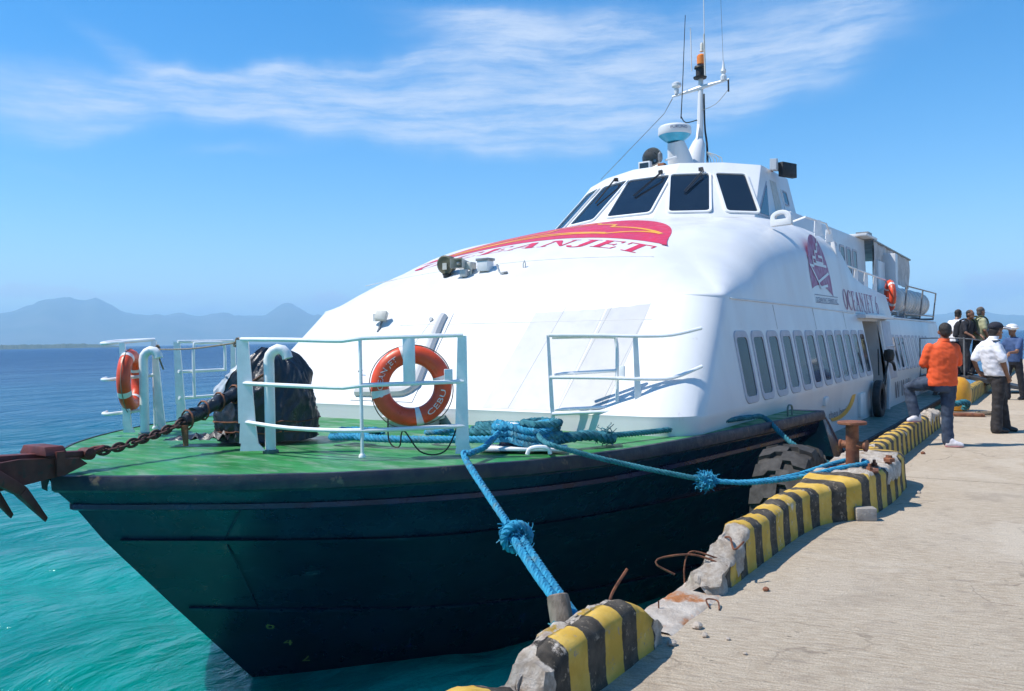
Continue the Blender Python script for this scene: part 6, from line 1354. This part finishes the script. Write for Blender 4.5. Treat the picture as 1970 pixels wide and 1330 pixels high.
mb = MB(); b.rings(mb, [((.05, .93, 0), .138, .165), ((.06, .84, 0), .145, .168), ((.07, .77, .0), .12, .14)])
b.cap(mb, [hN, (.03, .70, -.075), kN, (-.01, .28, -.08), (-.02, .06, -.08)], [.108, .098, .082, .080, .085]); b.cap(mb, [hF, (.12, .70, .085), kF, (.185, .28, .07), (.20, .06, .06)], [.108, .098, .082, .080, .085])
remesh(mb, 'trousers', M['c_black'], pe, .012, 4, disp=.007, seed=6)
shoe(b, pe, (-.03, 0, -.08), (.17, 0, -.10), M['bshoe']); shoe(b, pe, (.19, 0, .06), (.39, 0, .05), M['bshoe'])

# ---- smaller figures at the stern gangway
def figure(label, org, yaw, top, bottom, hairm=None, helmet=None, sit=False, lean=0.0, pack=None, k=1.0, armfwd=0.0, vox=.018, hat=None):
    org = V(org); b = Body(org, RH * math.cos(-yaw) + F0 * math.sin(-yaw)); pe = thing('person', label, 'person', org)
    L = lean; base = -.42 if sit else 0.0
    T = lambda p: (p[0] * k, (p[1] + base) * k, (p[2] + L * max(0, p[1] - .9)) * k)
    hd = T((0, 1.58, .05)); mb = MB(); hips = [(s * .09, .92, 0) for s in (-1, 1)]
    kn = [(s * .11, .92, .40) if sit else (s * .10, .50, .03 + .10 * s) for s in (-1, 1)]; an_ = [(s * .11, .48, .40) if sit else (s * .10, .10, -.03 + .12 * s) for s in (-1, 1)]
    sh = [(s * .165, 1.36, 0) for s in (-1, 1)]; el_ = [(s * .24, 1.10, -.02 + armfwd * .4) for s in (-1, 1)]; wr = [(s * .20, .90 + armfwd * .3, .10 + armfwd * .5) for s in (-1, 1)]
    tor = [((0, .86, 0), .15, .10), ((0, 1.05, 0), .15, .105), ((0, 1.25, 0), .175, .11), ((0, 1.38, 0), .16, .09), ((0, 1.43, .01), .06, .06)]
    S = lambda rg, g: [(T(c), (a + g) * k, (d + g) * k) for c, a, d in rg]
    b.rings(mb, S(tor, 0)); b.cap(mb, [T((0, 1.42, .01)), T((0, 1.53, .04))], [.056 * k, .052 * k]); b.head(mb, hd, 0, k)
    for i in range(2):
        b.cap(mb, [T(hips[i]), T(kn[i]), T(an_[i])], [.08 * k, .055 * k, .04 * k]); b.cap(mb, [T(sh[i]), T(el_[i]), T(wr[i])], [.05 * k, .042 * k, .030 * k]); b.hand(mb, T(wr[i]), (0, -.6, .6), (0, .6, .6), k)
    remesh(mb, 'body', M['skin'], pe, vox * .75, 2)
    mb = MB(); b.rings(mb, S(tor[:-1] + [((0, 1.44, .01), .04, .03)], .03))
    for i in range(2): b.cap(mb, [T(sh[i]), T(tuple((V(sh[i]) + V(el_[i])) / 2)), T(tuple(V(sh[i]) * .25 + V(el_[i]) * .75))], [.066 * k, .064 * k, .060 * k])
    remesh(mb, 'shirt', top, pe, vox, 3, disp=.008)
    mb = MB(); b.rings(mb, S([((0, .94, 0), .15, .105), ((0, .84, 0), .15, .11), ((0, .78, 0), .12, .09)], .015))
    for i in range(2): b.cap(mb, [T(hips[i]), T(kn[i]), T((an_[i][0], an_[i][1] - .03, an_[i][2]))], [.10 * k, .075 * k, .070 * k])
    remesh(mb, 'trousers', bottom, pe, vox, 3, disp=.006)
    for i in range(2):
        a_ = T(an_[i]); fz = (an_[i][1] - .10 + base) * k; shoe(b, pe, (a_[0], fz, a_[2] - .03), (a_[0], fz, a_[2] + .17), M['bshoe'])
    if helmet:
        mb = MB(); b.ball(mb, (hd[0], hd[1] + .075 * k, hd[2]), .125 * k, .085 * k, .145 * k); b.rings(mb, [((hd[0], hd[1] + .045 * k, hd[2] + .01), .145 * k, .175 * k), ((hd[0], hd[1] + .06 * k, hd[2] + .01), .14 * k, .17 * k)]); remesh(mb, 'helmet', helmet, pe, .014, 2)
    else:
        mb = MB(); b.ball(mb, (hd[0], hd[1] + .045 * k, hd[2] - .02 * k), .086 * k, .082 * k, .098 * k); b.ball(mb, (hd[0], hd[1] - .02 * k, hd[2] - .05 * k), .072 * k, .085 * k, .06 * k); remesh(mb, 'hair', hairm or M['hair'], pe, .014, 2, disp=.004)
    if pack:
        mb = MB(); b.rings(mb, [(T((0, 1.00, -.20)), .13 * k, .09 * k), (T((0, 1.02, -.21)), .15 * k, .11 * k), (T((0, 1.30, -.21)), .15 * k, .12 * k), (T((0, 1.42, -.19)), .11 * k, .08 * k)]); bp = remesh(mb, 'backpack', pack, pe, .02, 3)
        for s in (-1, 1): MB().tube(spline([b.P(T((s * .11, 1.42, -.16))), b.P(T((s * .11, 1.47, .0))), b.P(T((s * .12, 1.36, .14))), b.P(T((s * .13, 1.12, .10))), b.P(T((s * .11, 1.02, -.14)))], 14), .022, 5).build('strap', pack, bp)
    return pe
figure('man in white shirt leaning forward at the head of the gangway, leftmost of the three', (-2.52, 24.35, .455), RAD(60), M['c_white'], M['c_dark'], lean=.30, armfwd=.5)
figure('dark-clothed person with long hair and black backpack, middle of the three on the gangway', (-2.22, 24.1, .455), RAD(150), M['c_dark'], M['c_dark'], lean=.15, pack=M['c_dark'], armfwd=.4, k=.98)
figure('man in khaki shirt with olive backpack walking right, rightmost of the three on the gangway', (-1.93, 24.55, .45), RAD(85), M['c_khaki'], M['c_dark'], pack=M['c_green'], hairm=mk('grey_hair', (.10, .09, .08), .7), k=1.03)
figure('crouching worker in blue helmet below the gangway handrail', (-1.85, 26.0, .42), RAD(200), M['c_white'], M['c_blue'], helmet=M['helm_b'], sit=True)
figure('worker in white helmet and blue overalls at the right edge', (-1.05, 22.0, 0), RAD(250), M['c_blue'], M['c_dark'], helmet=M['helm_w'], armfwd=.6)
